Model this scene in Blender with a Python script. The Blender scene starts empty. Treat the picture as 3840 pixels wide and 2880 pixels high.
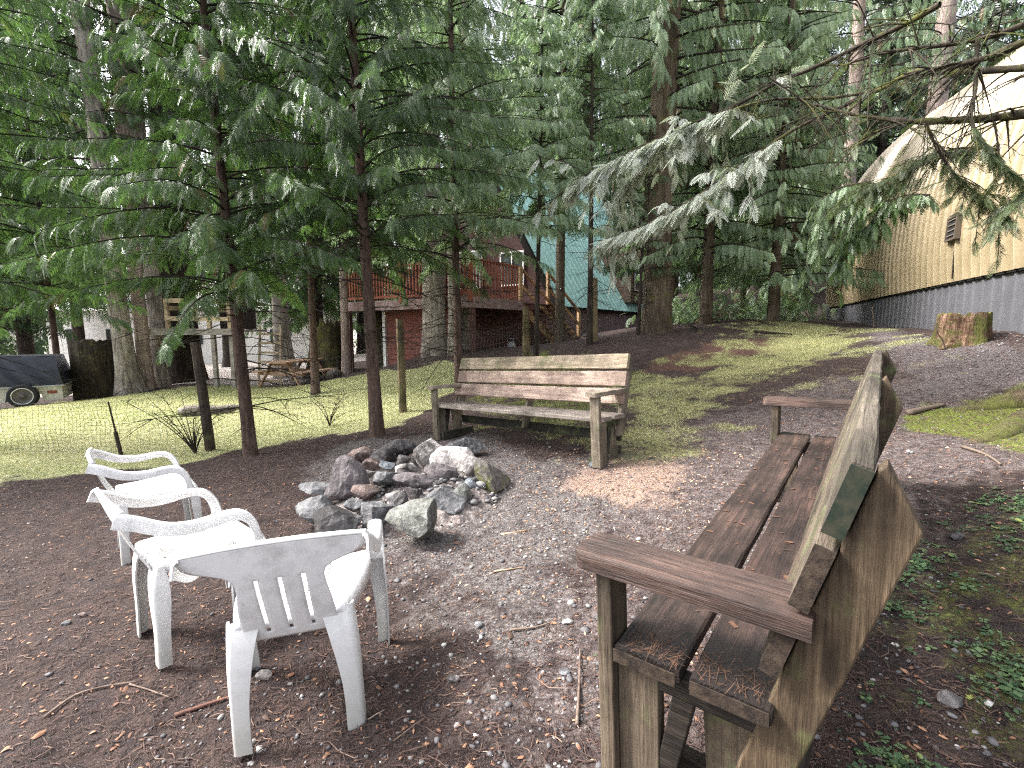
import bpy, math, random
import numpy as np
from mathutils import Vector, Matrix, Euler
random.seed(7); rng = np.random.default_rng(11)
S = bpy.context.scene
COL = S.collection
PI = math.pi

# ------------------------------------------------------------------ camera
F, HOR, CAMZ = 472.1, 328.0, 1.4
PITCH = math.atan((384 - HOR) / F)
cp_, sp_ = math.cos(PITCH), math.sin(PITCH)
cam = bpy.data.cameras.new('camera'); camo = bpy.data.objects.new('camera', cam); COL.objects.link(camo)
cam.sensor_width = 36; cam.lens = 36 * F / 1024; cam.clip_end = 500; cam.clip_start = 0.05
camo.location = (0, 0, CAMZ); camo.rotation_euler = (PI / 2 - PITCH, 0, 0)
S.camera = camo

def W(px, py, zc):
    X = (px - 512) / F; Y = (384 - py) / F
    return Vector((X * zc, zc * (cp_ + Y * sp_), CAMZ + zc * (Y * cp_ - sp_)))

# ------------------------------------------------------------------ noise + terrain
def vnoise(x, y, seed=0):
    x = np.asarray(x, float); y = np.asarray(y, float)
    xi = np.floor(x).astype(np.int64); yi = np.floor(y).astype(np.int64)
    fx = x - xi; fy = y - yi
    fx = fx * fx * (3 - 2 * fx); fy = fy * fy * (3 - 2 * fy)
    def h(a, b):
        n = (a * 374761393 + b * 668265263 + seed * 974711) & 0xffffffff
        n = ((n ^ (n >> 13)) * 1274126177) & 0xffffffff
        return ((n ^ (n >> 16)) & 0xffff) / 65535.0
    return (h(xi, yi) * (1 - fx) * (1 - fy) + h(xi + 1, yi) * fx * (1 - fy) + h(xi, yi + 1) * (1 - fx) * fy + h(xi + 1, yi + 1) * fx * fy) * 2 - 1

CT = [(0, 0, .05), (-.9, .5, .0), (.8, .3, .16), (.26, 1.06, .215), (1.7, 2.93, .335), (-.75, 1.6, .03), (-1.46, 2.1, -.01), (-2.45, 3.1, -.10),
      (-.8, 3.4, .06), (-.9, 5.5, .085), (.77, 3.85, .235), (0.3, 2.5, .12), (2.2, 1.2, .5), (-4, 2, -.25), (-8, 2, -.5), (3.6, 2.2, .75), (8, 3, 1.5),
      (0, -8, 0), (-10, -6, -.6), (10, -6, 1.3), (-20, 30, -.75), (-40, 20, -1.2), (-12, 45, -.8), (-70, 60, -2), (10, 45, 4.0), (26, 10, 4), (30, 40, 6.5), (90, 60, 9), (60, 5, 7), (0, 90, 3), (-60, 90, -1)]
for a in [(250, 456, 6.0), (377, 435, 6.2), (403, 412, 8), (211, 451, 6.7), (117, 453, 6.3), (23, 409, 10), (100, 398, 12.5), (134, 393, 12.4), (185, 384, 13.5), (294, 384, 14),
          (336, 370, 15), (436, 371, 11), (440, 352, 12.6), (388, 368, 14.9), (510, 352, 16), (556, 347, 15.5), (575, 337.6, 16.8), (634, 329, 25), (653, 332, 12.5),
          (741, 319, 14), (824, 319, 18.6), (870, 326, 12.6), (963, 340, 6.6), (1024, 336, 6.0), (1024, 417, 4.2), (594, 341, 11.6), (520, 384, 9.6), (700, 400, 6.2), (900, 400, 5.0), (780, 350, 9.2)]:
    w = W(*a); CT.append((w.x, w.y, w.z))
CT = np.array(CT)
def _U(r2): return r2 * np.log(np.maximum(r2, 1e-12)) * .5
def _fit():
    n = len(CT); d = ((CT[:, None, :2] - CT[None, :, :2]) ** 2).sum(-1)
    A = np.zeros((n + 3, n + 3)); A[:n, :n] = _U(d) + np.eye(n) * .06
    A[:n, n] = 1; A[:n, n + 1:] = CT[:, :2]; A[n, :n] = 1; A[n + 1:, :n] = CT[:, :2].T
    b = np.zeros(n + 3); b[:n] = CT[:, 2]
    return np.linalg.solve(A, b)
TW = _fit()
def G0(x, y):
    x = np.asarray(x, float); y = np.asarray(y, float); sh = x.shape
    x = x.ravel(); y = y.ravel(); o = TW[-3] + TW[-2] * x + TW[-1] * y
    for i in range(len(CT)): o = o + TW[i] * _U((x - CT[i, 0]) ** 2 + (y - CT[i, 1]) ** 2)
    return o.reshape(sh)
def Gn(x, y):
    r = np.hypot(x, y)
    a = np.clip(1.3 - r / 14, .15, 1)
    return (vnoise(x * .9, y * .9, 1) * .015 + vnoise(x * 3, y * 3, 2) * .010 + vnoise(x * 9, y * 9, 3) * .006 * a + vnoise(x * 24, y * 24, 4) * .004 * a)
def G(x, y): return G0(x, y) + Gn(np.asarray(x, float), np.asarray(y, float))
def g(x, y): return float(G(np.array([x]), np.array([y]))[0])
_ZS = .6 * 1.006 ** np.arange(900)
def hit(px, py):
    w = W(px, py, 1.0); dx, dy, dz = w.x, w.y, w.z - CAMZ
    a, b = 0, 900
    for st in (30, 1):
        zz = _ZS[a:b:st]; under = CAMZ + dz * zz < G0(dx * zz, dy * zz); i = int(np.argmax(under)) if under.any() else len(zz) - 1
        if st == 30: a, b = max(0, (i - 1) * 30), min(900, i * 30 + 1)
    t = float(zz[i]); return (dx * t, dy * t)

# ------------------------------------------------------------------ materials
def newmat(name):
    m = bpy.data.materials.new(name); m.use_nodes = True; nt = m.node_tree; nt.nodes.clear()
    o = nt.nodes.new('ShaderNodeOutputMaterial'); b = nt.nodes.new('ShaderNodeBsdfPrincipled')
    nt.links.new(b.outputs[0], o.inputs[0]); return m, nt, b, o
def N(nt, t, **kw):
    n = nt.nodes.new(t)
    for k, v in kw.items():
        if k.startswith('i_'): n.inputs[k[2:].replace('_', ' ')].default_value = v
        else: setattr(n, k, v)
    return n
def ramp(nt, fac, stops):
    r = nt.nodes.new('ShaderNodeValToRGB'); e = r.color_ramp.elements
    while len(e) < len(stops): e.new(.5)
    for q, (p, c) in zip(e, stops): q.position = p; q.color = (*c, 1) if len(c) == 3 else c
    nt.links.new(fac, r.inputs[0]); return r.outputs[0]
def mixc(nt, fac, a, b, mode='MIX'):
    m = nt.nodes.new('ShaderNodeMix'); m.data_type = 'RGBA'; m.blend_type = mode
    for sock, v in ((m.inputs[0], fac), (m.inputs[6], a), (m.inputs[7], b)):
        if hasattr(v, 'is_linked'): nt.links.new(v, sock)
        elif isinstance(v, (int, float)): sock.default_value = v
        else: sock.default_value = (*v, 1)
    return m.outputs[2]
def math_(nt, op, a, b=None, clamp=False):
    m = nt.nodes.new('ShaderNodeMath'); m.operation = op; m.use_clamp = clamp
    for s, v in zip(m.inputs, (a, b)):
        if v is None: continue
        if hasattr(v, 'is_linked'): nt.links.new(v, s)
        else: s.default_value = v
    return m.outputs[0]
def coords(nt, kind='Object', scale=(1, 1, 1), rnd=False):
    tc = nt.nodes.new('ShaderNodeTexCoord'); mp = nt.nodes.new('ShaderNodeMapping'); mp.inputs['Scale'].default_value = scale
    src = tc.outputs[kind]
    if rnd:
        oi = nt.nodes.new('ShaderNodeObjectInfo'); v = nt.nodes.new('ShaderNodeVectorMath'); v.operation = 'MULTIPLY_ADD'
        v.inputs[1].default_value = (1, 1, 1)
        cb = nt.nodes.new('ShaderNodeCombineXYZ')
        a = math_(nt, 'MULTIPLY', oi.outputs['Random'], 13.7); b = math_(nt, 'MULTIPLY', oi.outputs['Random'], 7.1)
        nt.links.new(a, cb.inputs[0]); nt.links.new(b, cb.inputs[1]); nt.links.new(a, cb.inputs[2])
        nt.links.new(src, v.inputs[0]); nt.links.new(cb.outputs[0], v.inputs[2]); src = v.outputs[0]
    nt.links.new(src, mp.inputs[0]); return mp.outputs[0]
def noise(nt, vec, scale, detail=4, rough=.6, dist=0):
    n = nt.nodes.new('ShaderNodeTexNoise'); n.inputs['Scale'].default_value = scale; n.inputs['Detail'].default_value = detail
    n.inputs['Roughness'].default_value = rough; n.inputs['Distortion'].default_value = dist
    nt.links.new(vec, n.inputs['Vector']); return n.outputs[0]
def bump(nt, b, h, strength=.5, dist=.01):
    n = nt.nodes.new('ShaderNodeBump'); n.inputs['Strength'].default_value = strength; n.inputs['Distance'].default_value = dist
    nt.links.new(h, n.inputs['Height']); nt.links.new(n.outputs[0], b.inputs['Normal'])

def wood(name, c0, c1, c2, axis='x', rough=.75, moss=0.0, spec=.35, rot=0):
    m, nt, b, o = newmat(name)
    s = {'x': (1.2, 22, 22), 'y': (22, 1.2, 22), 'z': (22, 22, 1.2)}[axis]
    v = coords(nt, scale=s, rnd=True); v2 = coords(nt, rnd=True)
    gr = noise(nt, v, 1.6, 6, .65, .6); bl = noise(nt, v2, 3.0, 5, .7); fine = noise(nt, v, 7, 3, .7)
    c = ramp(nt, gr, [(.3, c0), (.52, c1), (.72, c2)])
    c = mixc(nt, ramp(nt, bl, [(.42, (0, 0, 0)), (.62, (.75, .75, .75))]), c, tuple(x * .45 for x in c0))
    c = mixc(nt, ramp(nt, fine, [(.35, (.5, .5, .5)), (.5, (0, 0, 0))]), c, tuple(x * .35 for x in c0))
    vo = nt.nodes.new('ShaderNodeTexVoronoi'); vo.inputs['Scale'].default_value = 1.0
    s2 = {'x': (2.0, 7, 7), 'y': (7, 2.0, 7), 'z': (7, 7, 2.0)}[axis]
    nt.links.new(coords(nt, scale=s2, rnd=True), vo.inputs['Vector'])
    c = mixc(nt, ramp(nt, vo.outputs['Distance'], [(.06, (.8, .8, .8)), (.14, (0, 0, 0))]), c, tuple(x * .3 for x in c0))
    if moss > 0:
        mn = noise(nt, v2, 5.5, 6, .7)
        c = mixc(nt, ramp(nt, mn, [(.58 - moss * .2, (0, 0, 0)), (.75 - moss * .2, (.7, .7, .7))]), c, (.10, .13, .045))
    if rot:
        sp = nt.nodes.new('ShaderNodeSeparateXYZ'); nt.links.new(coords(nt), sp.inputs[0])
        q = math_(nt, 'ADD', math_(nt, 'SUBTRACT', sp.outputs[0], rot), math_(nt, 'MULTIPLY', math_(nt, 'SUBTRACT', bl, .5), .9))
        c = mixc(nt, ramp(nt, q, [(.0, (0, 0, 0)), (.30, (.85, .85, .85))]), c, (.012, .009, .008))
    nt.links.new(c, b.inputs['Base Color']); b.inputs['Roughness'].default_value = rough; b.inputs['Specular IOR Level'].default_value = spec
    bump(nt, b, math_(nt, 'ADD', gr, fine), .75, .005); return m

def bark(name, c0, c1, c2, sc=1.0, moss=.0, strength=1.0):
    m, nt, b, o = newmat(name)
    v = coords(nt, scale=(9 * sc, 9 * sc, 1.3 * sc), rnd=True); v2 = coords(nt, rnd=True)
    a = noise(nt, v, 1.5, 7, .68, .8); f = noise(nt, v2, 14 * sc, 5, .7); l = noise(nt, v2, 1.4, 4, .6)
    c = ramp(nt, a, [(.33, c0), (.5, c1), (.68, c2)])
    c = mixc(nt, ramp(nt, f, [(.5, (0, 0, 0)), (.68, (.6, .6, .6))]), c, c2)
    c = mixc(nt, ramp(nt, l, [(.45, (0, 0, 0)), (.65, (.6, .6, .6))]), c, c0)
    if moss > 0:
        mn = noise(nt, v2, 3.2, 6, .7)
        c = mixc(nt, ramp(nt, mn, [(.62 - moss * .3, (0, 0, 0)), (.74 - moss * .3, (1, 1, 1))]), c, (.105, .11, .03))
    nt.links.new(c, b.inputs['Base Color']); b.inputs['Roughness'].default_value = .9; b.inputs['Specular IOR Level'].default_value = .25
    bump(nt, b, math_(nt, 'ADD', a, math_(nt, 'MULTIPLY', f, .35)), strength, .05); return m

def leafmat(name, dark, light, brown=(.16, .06, .02), rough=.42, spec=.6, trans=.28, sheen=0.0):
    m, nt, b, o = newmat(name)
    at = nt.nodes.new('ShaderNodeAttribute'); at.attribute_name = 'tint'
    oi = nt.nodes.new('ShaderNodeObjectInfo')
    t = math_(nt, 'ADD', at.outputs['Fac'], math_(nt, 'MULTIPLY', math_(nt, 'SUBTRACT', oi.outputs['Random'], .5), .12))
    md = tuple((a + q) / 2 for a, q in zip(dark, light))
    c = ramp(nt, t, [(.05, dark), (.5, md), (.93, light), (.975, brown)])
    nt.links.new(c, b.inputs['Base Color']); b.inputs['Roughness'].default_value = rough; b.inputs['Specular IOR Level'].default_value = spec
    tr = nt.nodes.new('ShaderNodeBsdfTranslucent')
    nt.links.new(mixc(nt, .7, c, (light[0] * 1.2, light[1] * 1.35, light[2] * .85)), tr.inputs[0])
    mx = nt.nodes.new('ShaderNodeMixShader'); mx.inputs[0].default_value = trans
    nt.links.new(b.outputs[0], mx.inputs[1]); nt.links.new(tr.outputs[0], mx.inputs[2]); nt.links.new(mx.outputs[0], o.inputs[0]); return m

def plain(name, col, rough=.7, spec=.4, n=.0, nscale=6, col2=None, metal=0, bmp=0):
    m, nt, b, o = newmat(name)
    v = coords(nt, rnd=True)
    if n > 0:
        f = noise(nt, v, nscale, 6, .7)
        c = mixc(nt, ramp(nt, f, [(.5 - .2 / (1 + n), (0, 0, 0)), (.5 + .2 / (1 + n), (1, 1, 1))]), col, col2 or tuple(x * (1 - n * .5) for x in col))
        nt.links.new(c, b.inputs['Base Color'])
        if bmp: bump(nt, b, f, bmp, .01)
    else: b.inputs['Base Color'].default_value = (*col, 1)
    b.inputs['Roughness'].default_value = rough; b.inputs['Specular IOR Level'].default_value = spec; b.inputs['Metallic'].default_value = metal
    return m

def tintmat(name, stops, rough=.8, spec=.3, trans=0):
    m, nt, b, o = newmat(name)
    at = nt.nodes.new('ShaderNodeAttribute'); at.attribute_name = 'tint'
    c = ramp(nt, at.outputs['Fac'], stops); nt.links.new(c, b.inputs['Base Color'])
    b.inputs['Roughness'].default_value = rough; b.inputs['Specular IOR Level'].default_value = spec
    if trans:
        tr = nt.nodes.new('ShaderNodeBsdfTranslucent'); nt.links.new(c, tr.inputs[0])
        mx = nt.nodes.new('ShaderNodeMixShader'); mx.inputs[0].default_value = trans
        nt.links.new(b.outputs[0], mx.inputs[1]); nt.links.new(tr.outputs[0], mx.inputs[2]); nt.links.new(mx.outputs[0], o.inputs[0])
    return m

M = {}
M['cedar'] = leafmat('cedar_foliage', (.022, .044, .018), (.095, .165, .050), trans=.38)
M['cedar_dark'] = leafmat('dark_foliage', (.014, .030, .014), (.058, .105, .034), rough=.38, trans=.32)
M['cedar_pale'] = leafmat('pale_foliage', (.075, .125, .070), (.27, .36, .21), rough=.42, trans=.36)
M['needle_pale'] = leafmat('grey_green_foliage', (.27, .30, .26), (.55, .58, .52), rough=.5, trans=.3)
M['needle_olive'] = leafmat('olive_foliage', (.04, .062, .028), (.12, .155, .065), rough=.5, trans=.35)
M['bark_grey'] = bark('grey_bark', (.09, .075, .062), (.34, .30, .26), (.58, .53, .47))
M['bark_red'] = bark('red_brown_bark', (.035, .022, .018), (.10, .065, .05), (.19, .135, .11), 1.6)
M['bark_dark'] = bark('dark_bark', (.012, .010, .008), (.035, .027, .022), (.08, .062, .05))
M['bark_pink'] = bark('pinkish_bark', (.16, .12, .10), (.36, .28, .245), (.52, .43, .39), 1.5)
M['bark_moss'] = bark('mossy_bark', (.04, .03, .022), (.11, .085, .06), (.20, .165, .12), 1.3, moss=.18)
M['bark_mossy_dark'] = bark('mossy_cedar_bark', (.02, .018, .01), (.07, .06, .03), (.15, .13, .07), 1.0, moss=.35)  # dark brown bark under a fair cover of moss
M['twig'] = plain('dead_twig', (.030, .024, .020), .9, .2, .5, 20)
M['twig_pale'] = plain('pale_twig', (.17, .13, .10), .9, .2, .5, 20)
M['branch_moss'] = bark('mossy_branch_bark', (.015, .012, .009), (.05, .04, .03), (.10, .085, .055), 3, moss=.35, strength=.6)

# ------------------------------------------------------------------ mesh helpers
def tag(o, label=None, cat=None, group=None, kind=None):
    if label: o['label'] = label
    if cat: o['category'] = cat
    if group: o['group'] = group
    if kind: o['kind'] = kind
    return o
def empty(name, loc=(0, 0, 0), rot=(0, 0, 0)):
    o = bpy.data.objects.new(name, None); o.location = loc; o.rotation_euler = rot; o.empty_display_size = .1; COL.objects.link(o); return o
def thing(name, label, cat, loc=(0, 0, 0), rot=(0, 0, 0), group=None): return tag(empty(name, loc, rot), label, cat, group)

def npmesh(name, V, T, tint=None, smooth=False):
    V = np.ascontiguousarray(V, np.float32); T = np.ascontiguousarray(T, np.int32)
    me = bpy.data.meshes.new(name); k = T.shape[1]
    me.vertices.add(len(V)); me.vertices.foreach_set('co', V.ravel())
    me.loops.add(T.size); me.loops.foreach_set('vertex_index', T.ravel())
    me.polygons.add(len(T)); me.polygons.foreach_set('loop_start', np.arange(0, T.size, k, dtype=np.int32))
    if smooth: me.polygons.foreach_set('use_smooth', np.ones(len(T), bool))
    me.update(calc_edges=True)
    if tint is not None:
        a = me.attributes.new('tint', 'FLOAT', 'POINT'); a.data.foreach_set('value', np.ascontiguousarray(tint, np.float32))
    return me
def link(name, me, mat, parent=None):
    o = bpy.data.objects.new(name, me)
    if mat is not None and not me.materials: me.materials.append(mat)
    COL.objects.link(o)
    if parent is not None: o.parent = parent
    return o

class MB:
    def __init__(s): s.v = []; s.f = []
    def add(s, vs, fs):
        n = len(s.v); s.v += [tuple(p) for p in vs]; s.f += [tuple(n + i for i in q) for q in fs]; return s
    def box(s, c, d, rot=None, jit=0):
        x, y, z = d[0] / 2, d[1] / 2, d[2] / 2
        vs = [Vector((a * x, b * y, e * z)) for a in (-1, 1) for b in (-1, 1) for e in (-1, 1)]
        if rot: R = Euler(rot).to_matrix(); vs = [R @ v for v in vs]
        if jit: vs = [v + Vector([random.uniform(-jit, jit) for _ in range(3)]) for v in vs]
        c = Vector(c); return s.add([v + c for v in vs], [(0, 1, 3, 2), (4, 6, 7, 5), (0, 4, 5, 1), (2, 3, 7, 6), (0, 2, 6, 4), (1, 5, 7, 3)])
    def beam(s, a, b, w, h, up=(0, 0, 1)):
        a = Vector(a); b = Vector(b); d = (b - a).normalized(); u = Vector(up); sd = d.cross(u).normalized(); u = sd.cross(d)
        vs = [p + sd * (i * w / 2) + u * (j * h / 2) for p in (a, b) for i, j in ((-1, -1), (1, -1), (1, 1), (-1, 1))]
        return s.add(vs, [(0, 1, 2, 3), (7, 6, 5, 4), (0, 4, 5, 1), (1, 5, 6, 2), (2, 6, 7, 3), (3, 7, 4, 0)])
    def tube(s, pts, rad, n=6, cap=True):
        pts = [Vector(p) for p in pts]
        if not isinstance(rad, (list, tuple)): rad = [rad] * len(pts)
        rings = []; pu = None
        for i, p in enumerate(pts):
            d = (pts[min(i + 1, len(pts) - 1)] - pts[max(i - 1, 0)])
            d = d.normalized() if d.length > 1e-9 else Vector((0, 0, 1))
            if pu is None: pu = d.orthogonal().normalized()
            pu = (pu - d * pu.dot(d)); pu = pu.normalized() if pu.length > 1e-6 else d.orthogonal().normalized()
            w = d.cross(pu); rings.append([p + (pu * math.cos(2 * PI * k / n) + w * math.sin(2 * PI * k / n)) * rad[i] for k in range(n)])
        vs = [v for r in rings for v in r]; fs = []
        for i in range(len(rings) - 1):
            for k in range(n):
                fs.append((i * n + k, i * n + (k + 1) % n, (i + 1) * n + (k + 1) % n, (i + 1) * n + k))
        if cap: fs += [tuple(range(n))[::-1], tuple((len(rings) - 1) * n + k for k in range(n))]
        return s.add(vs, fs)
    def prism(s, poly, x0, x1, axis='x'):
        n = len(poly)
        def P(a, b, t): return {'x': (t, a, b), 'y': (a, t, b), 'z': (a, b, t)}[axis]
        vs = [P(a, b, x0) for a, b in poly] + [P(a, b, x1) for a, b in poly]
        return s.add(vs, [tuple(range(n)), tuple(range(2 * n - 1, n - 1, -1))] + [(i, i + n, (i + 1) % n + n, (i + 1) % n) for i in range(n)])
    def mesh(s, name, smooth=False):
        me = bpy.data.meshes.new(name); me.from_pydata([tuple(v) for v in s.v], [], s.f); me.update()
        if smooth:
            for p in me.polygons: p.use_smooth = True
        return me
    def build(s, name, mat, parent=None, smooth=False, bevel=0, recalc=True):
        me = s.mesh(name, smooth)
        if recalc:
            import bmesh
            bm = bmesh.new(); bm.from_mesh(me); bmesh.ops.recalc_face_normals(bm, faces=bm.faces); bm.to_mesh(me); bm.free()
        o = link(name, me, mat, parent)
        if bevel:
            b = o.modifiers.new('bevel', 'BEVEL'); b.width = bevel; b.segments = 2; b.limit_method = 'ANGLE'
        return o

def plank_mesh(mb, c, d, rot=None, seg=14, wob=.0015):
    """a box with rounded, slightly worn long edges, grain along local x"""
    L, wd, t = d; r = min(.006, t * .2); prof = [(-wd/2 + r, -t/2), (wd/2 - r, -t/2), (wd/2, -t/2 + r), (wd/2, t/2 - r), (wd/2 - r, t/2), (-wd/2 + r, t/2), (-wd/2, t/2 - r), (-wd/2, -t/2 + r)]
    R = Euler(rot).to_matrix() if rot else Matrix.Identity(3); c = Vector(c); vs = []; fs = []; n = 8
    for i in range(seg + 1):
        x = -L/2 + L * i / seg; sh = 0 if 0 < i < seg else .002
        for a, b in prof:
            a2 = a * (1 - sh / wd * 2) + random.uniform(-wob, wob); b2 = b * (1 - sh / t * 2) + random.uniform(-wob, wob)
            vs.append(R @ Vector((x, a2, b2)) + c)
    for i in range(seg):
        for k in range(n): fs.append((i * n + k, i * n + (k + 1) % n, (i + 1) * n + (k + 1) % n, (i + 1) * n + k))
    fs += [tuple(range(n))[::-1], tuple(seg * n + k for k in range(n))]
    mb.add(vs, fs); return mb

# ------------------------------------------------------------------ ground masks
def worldpoly(pts): return np.array([hit(*p) for p in pts])
def sdist(poly, x, y):
    n = len(poly); d = np.full(x.shape, 1e9); ins = np.zeros(x.shape, bool)
    for i in range(n):
        ax, ay = poly[i]; bx, by = poly[(i + 1) % n]; ex, ey = bx - ax, by - ay
        t = np.clip(((x - ax) * ex + (y - ay) * ey) / (ex * ex + ey * ey + 1e-12), 0, 1)
        d = np.minimum(d, np.hypot(x - ax - t * ex, y - ay - t * ey))
        c = ((ay > y) != (by > y)) & (x < (bx - ax) * (y - ay) / (by - ay + 1e-12) + ax); ins ^= c
    return np.where(ins, d, -d)
POLY = {
 'lawn': worldpoly([(-260, 440), (-60, 421), (60, 402), (100, 399), (180, 388), (262, 385), (330, 381), (400, 373), (470, 360), (468, 372), (446, 398), (412, 418), (395, 428), (330, 434), (250, 447), (150, 468), (60, 478), (-60, 486), (-260, 500)]),
 'slope_grass': worldpoly([(612, 428), (650, 381), (700, 368), (735, 345), (735, 326), (800, 323), (858, 330), (868, 350), (840, 368), (770, 378), (716, 400), (690, 420), (650, 446)]),
 'back_moss': worldpoly([(478, 362), (560, 354), (640, 370), (625, 420), (590, 446), (470, 425), (455, 395)]),
 'root_moss': worldpoly([(880, 425), (930, 408), (990, 398), (1040, 385), (1100, 420), (1040, 450), (960, 440)]),
 'clover': worldpoly([(850, 640), (905, 560), (960, 520), (1040, 480), (1200, 560), (1200, 900), (790, 900)]),
 'path': worldpoly([(850, 332), (880, 326), (930, 340), (1040, 345), (1100, 380), (980, 390), (920, 400), (890, 372)]),
 'ash': worldpoly([(290, 470), (340, 440), (500, 430), (560, 462), (640, 500), (600, 590), (565, 680), (500, 710), (430, 620), (330, 560)]),
 'tan': worldpoly([(560, 475), (620, 460), (680, 462), (720, 480), (690, 500), (620, 505), (560, 492)]),
 'bright_dirt': worldpoly([(520, 470), (600, 440), (700, 405), (840, 372), (900, 372), (1040, 395), (1100, 470), (960, 520), (880, 580), (800, 900), (560, 900), (450, 740), (480, 620), (560, 540)]),  # lighter mauve dirt; the brightness rise to the right is put into colour
 'litter': worldpoly([(640, 372), (700, 345), (745, 338), (800, 335), (790, 350), (740, 362), (700, 376)]),
}
def mask(name, x, y, soft=.35, nz=.35, seed=5):
    d = sdist(POLY[name], x, y) + (vnoise(x * 1.7, y * 1.7, seed) * .6 + vnoise(x * 5, y * 5, seed + 1) * .4) * nz
    return np.clip(d / soft + .5, 0, 1)

# ------------------------------------------------------------------ ground
def axis(lo, hi, n, k, c=0.0):
    u = np.linspace(-1, 1, n); s = np.sinh(k * u) / np.sinh(k)
    return np.where(s < 0, c + s * (c - lo), c + s * (hi - c))
gx = axis(-90, 95, 520, 5.6, .2); gy = axis(-12, 110, 560, 5.2, 2.2)
gy = gy[gy > -10]
XX, YY = np.meshgrid(gx, gy); ZZ = G(XX, YY)
nx, ny = len(gx), len(gy)
idx = np.arange(nx * ny).reshape(ny, nx)
T = np.stack([idx[:-1, :-1].ravel(), idx[:-1, 1:].ravel(), idx[1:, 1:].ravel(), idx[1:, :-1].ravel()], 1)
me = npmesh('ground', np.stack([XX.ravel(), YY.ravel(), ZZ.ravel()], 1), T, smooth=True)
for nm in POLY:
    soft, nz = {'lawn': (.5, .35), 'slope_grass': (1.7, 1.5), 'back_moss': (1.2, 1.2), 'root_moss': (.3, .25), 'clover': (.5, .3), 'path': (.6, .3), 'ash': (.5, .3), 'tan': (.35, .3), 'litter': (.6, .4), 'bright_dirt': (.8, .5)}[nm]
    a = me.attributes.new(nm, 'FLOAT', 'POINT'); a.data.foreach_set('value', mask(nm, XX, YY, soft, nz).ravel().astype(np.float32))
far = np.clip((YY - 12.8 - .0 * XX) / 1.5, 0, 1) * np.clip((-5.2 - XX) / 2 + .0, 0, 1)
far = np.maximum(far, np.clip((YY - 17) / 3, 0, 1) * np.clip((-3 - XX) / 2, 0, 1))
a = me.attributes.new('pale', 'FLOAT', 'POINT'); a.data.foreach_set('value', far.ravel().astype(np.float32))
def ground_mat():
    m, nt, b, o = newmat('forest_floor')
    P = coords(nt)
    def at(n):
        x = nt.nodes.new('ShaderNodeAttribute'); x.attribute_name = n; return x.outputs['Fac']
    n1 = noise(nt, P, 2.2, 6, .7); n2 = noise(nt, P, 11, 6, .75); n3 = noise(nt, P, 70, 4, .7); n4 = noise(nt, P, 240, 2, .6)
    dirt = ramp(nt, n1, [(.3, (.019, .013, .0135)), (.5, (.036, .026, .027)), (.7, (.066, .051, .052))])
    dirt = mixc(nt, ramp(nt, n2, [(.42, (0, 0, 0)), (.66, (.9, .9, .9))]), dirt, (.095, .060, .048))
    dirt = mixc(nt, ramp(nt, n3, [(.44, (0, 0, 0)), (.62, (.9, .9, .9))]), dirt, (.020, .014, .012))
    dirt = mixc(nt, ramp(nt, n4, [(.55, (0, 0, 0)), (.7, (.8, .8, .8))]), dirt, (.16, .13, .115))
    def blend(base, fac, col, lo=.35, hi=.65, nn=n2, amt=.9):
        f = math_(nt, 'ADD', fac, math_(nt, 'MULTIPLY', math_(nt, 'SUBTRACT', nn, .5), amt))
        f = ramp(nt, math_(nt, 'ADD', f, 0), [(lo, (0, 0, 0)), (hi, (1, 1, 1))])
        return mixc(nt, f, base, col)
    trc = ramp(nt, n3, [(.35, (.055, .043, .041)), (.5, (.125, .102, .098)), (.66, (.26, .22, .205))])
    dirt = blend(dirt, math_(nt, 'MULTIPLY', at('bright_dirt'), .60), trc, amt=1.3)
    ashc = ramp(nt, n3, [(.35, (.05, .045, .045)), (.5, (.13, .115, .11)), (.66, (.30, .275, .26))])
    c = blend(dirt, math_(nt, 'MULTIPLY', at('ash'), .62), ashc, amt=1.2)
    tanc = ramp(nt, n3, [(.35, (.16, .105, .085)), (.6, (.36, .265, .21))])
    c = blend(c, math_(nt, 'MULTIPLY', at('tan'), .7), tanc, amt=1.0)
    pathc = ramp(nt, n3, [(.35, (.055, .045, .044)), (.5, (.12, .10, .10)), (.66, (.25, .22, .215))])
    c = blend(c, math_(nt, 'MULTIPLY', at('path'), .72), pathc, amt=1.1)
    litc = ramp(nt, n3, [(.35, (.045, .026, .021)), (.6, (.135, .075, .058))])
    c = blend(c, at('litter'), litc)
    lawnc = ramp(nt, n2, [(.3, (.36, .38, .18)), (.5, (.50, .50, .28)), (.72, (.64, .59, .39))])
    lawnc = mixc(nt, ramp(nt, n3, [(.4, (.7, .7, .7)), (.55, (0, 0, 0))]), lawnc, (.10, .13, .03))
    mossc = ramp(nt, n3, [(.35, (.05, .055, .015)), (.5, (.12, .14, .03)), (.66, (.24, .27, .06))])
    grc = ramp(nt, n3, [(.35, (.12, .12, .05)), (.5, (.28, .28, .12)), (.66, (.46, .42, .22))])
    c = blend(c, math_(nt, 'MULTIPLY', at('back_moss'), .55), mossc, amt=1.3)
    c = blend(c, math_(nt, 'MULTIPLY', at('slope_grass'), .80), grc, lo=.25, hi=.75, amt=1.5)
    c = blend(c, math_(nt, 'MULTIPLY', at('clover'), .42), mossc, amt=1.2)
    c = blend(c, math_(nt, 'MULTIPLY', at('root_moss'), .95), mossc)
    c = blend(c, at('lawn'), lawnc, amt=.5)
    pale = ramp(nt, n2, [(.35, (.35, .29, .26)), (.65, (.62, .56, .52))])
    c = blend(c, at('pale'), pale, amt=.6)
    nt.links.new(c, b.inputs['Base Color']); b.inputs['Roughness'].default_value = .93; b.inputs['Specular IOR Level'].default_value = .2
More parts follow.
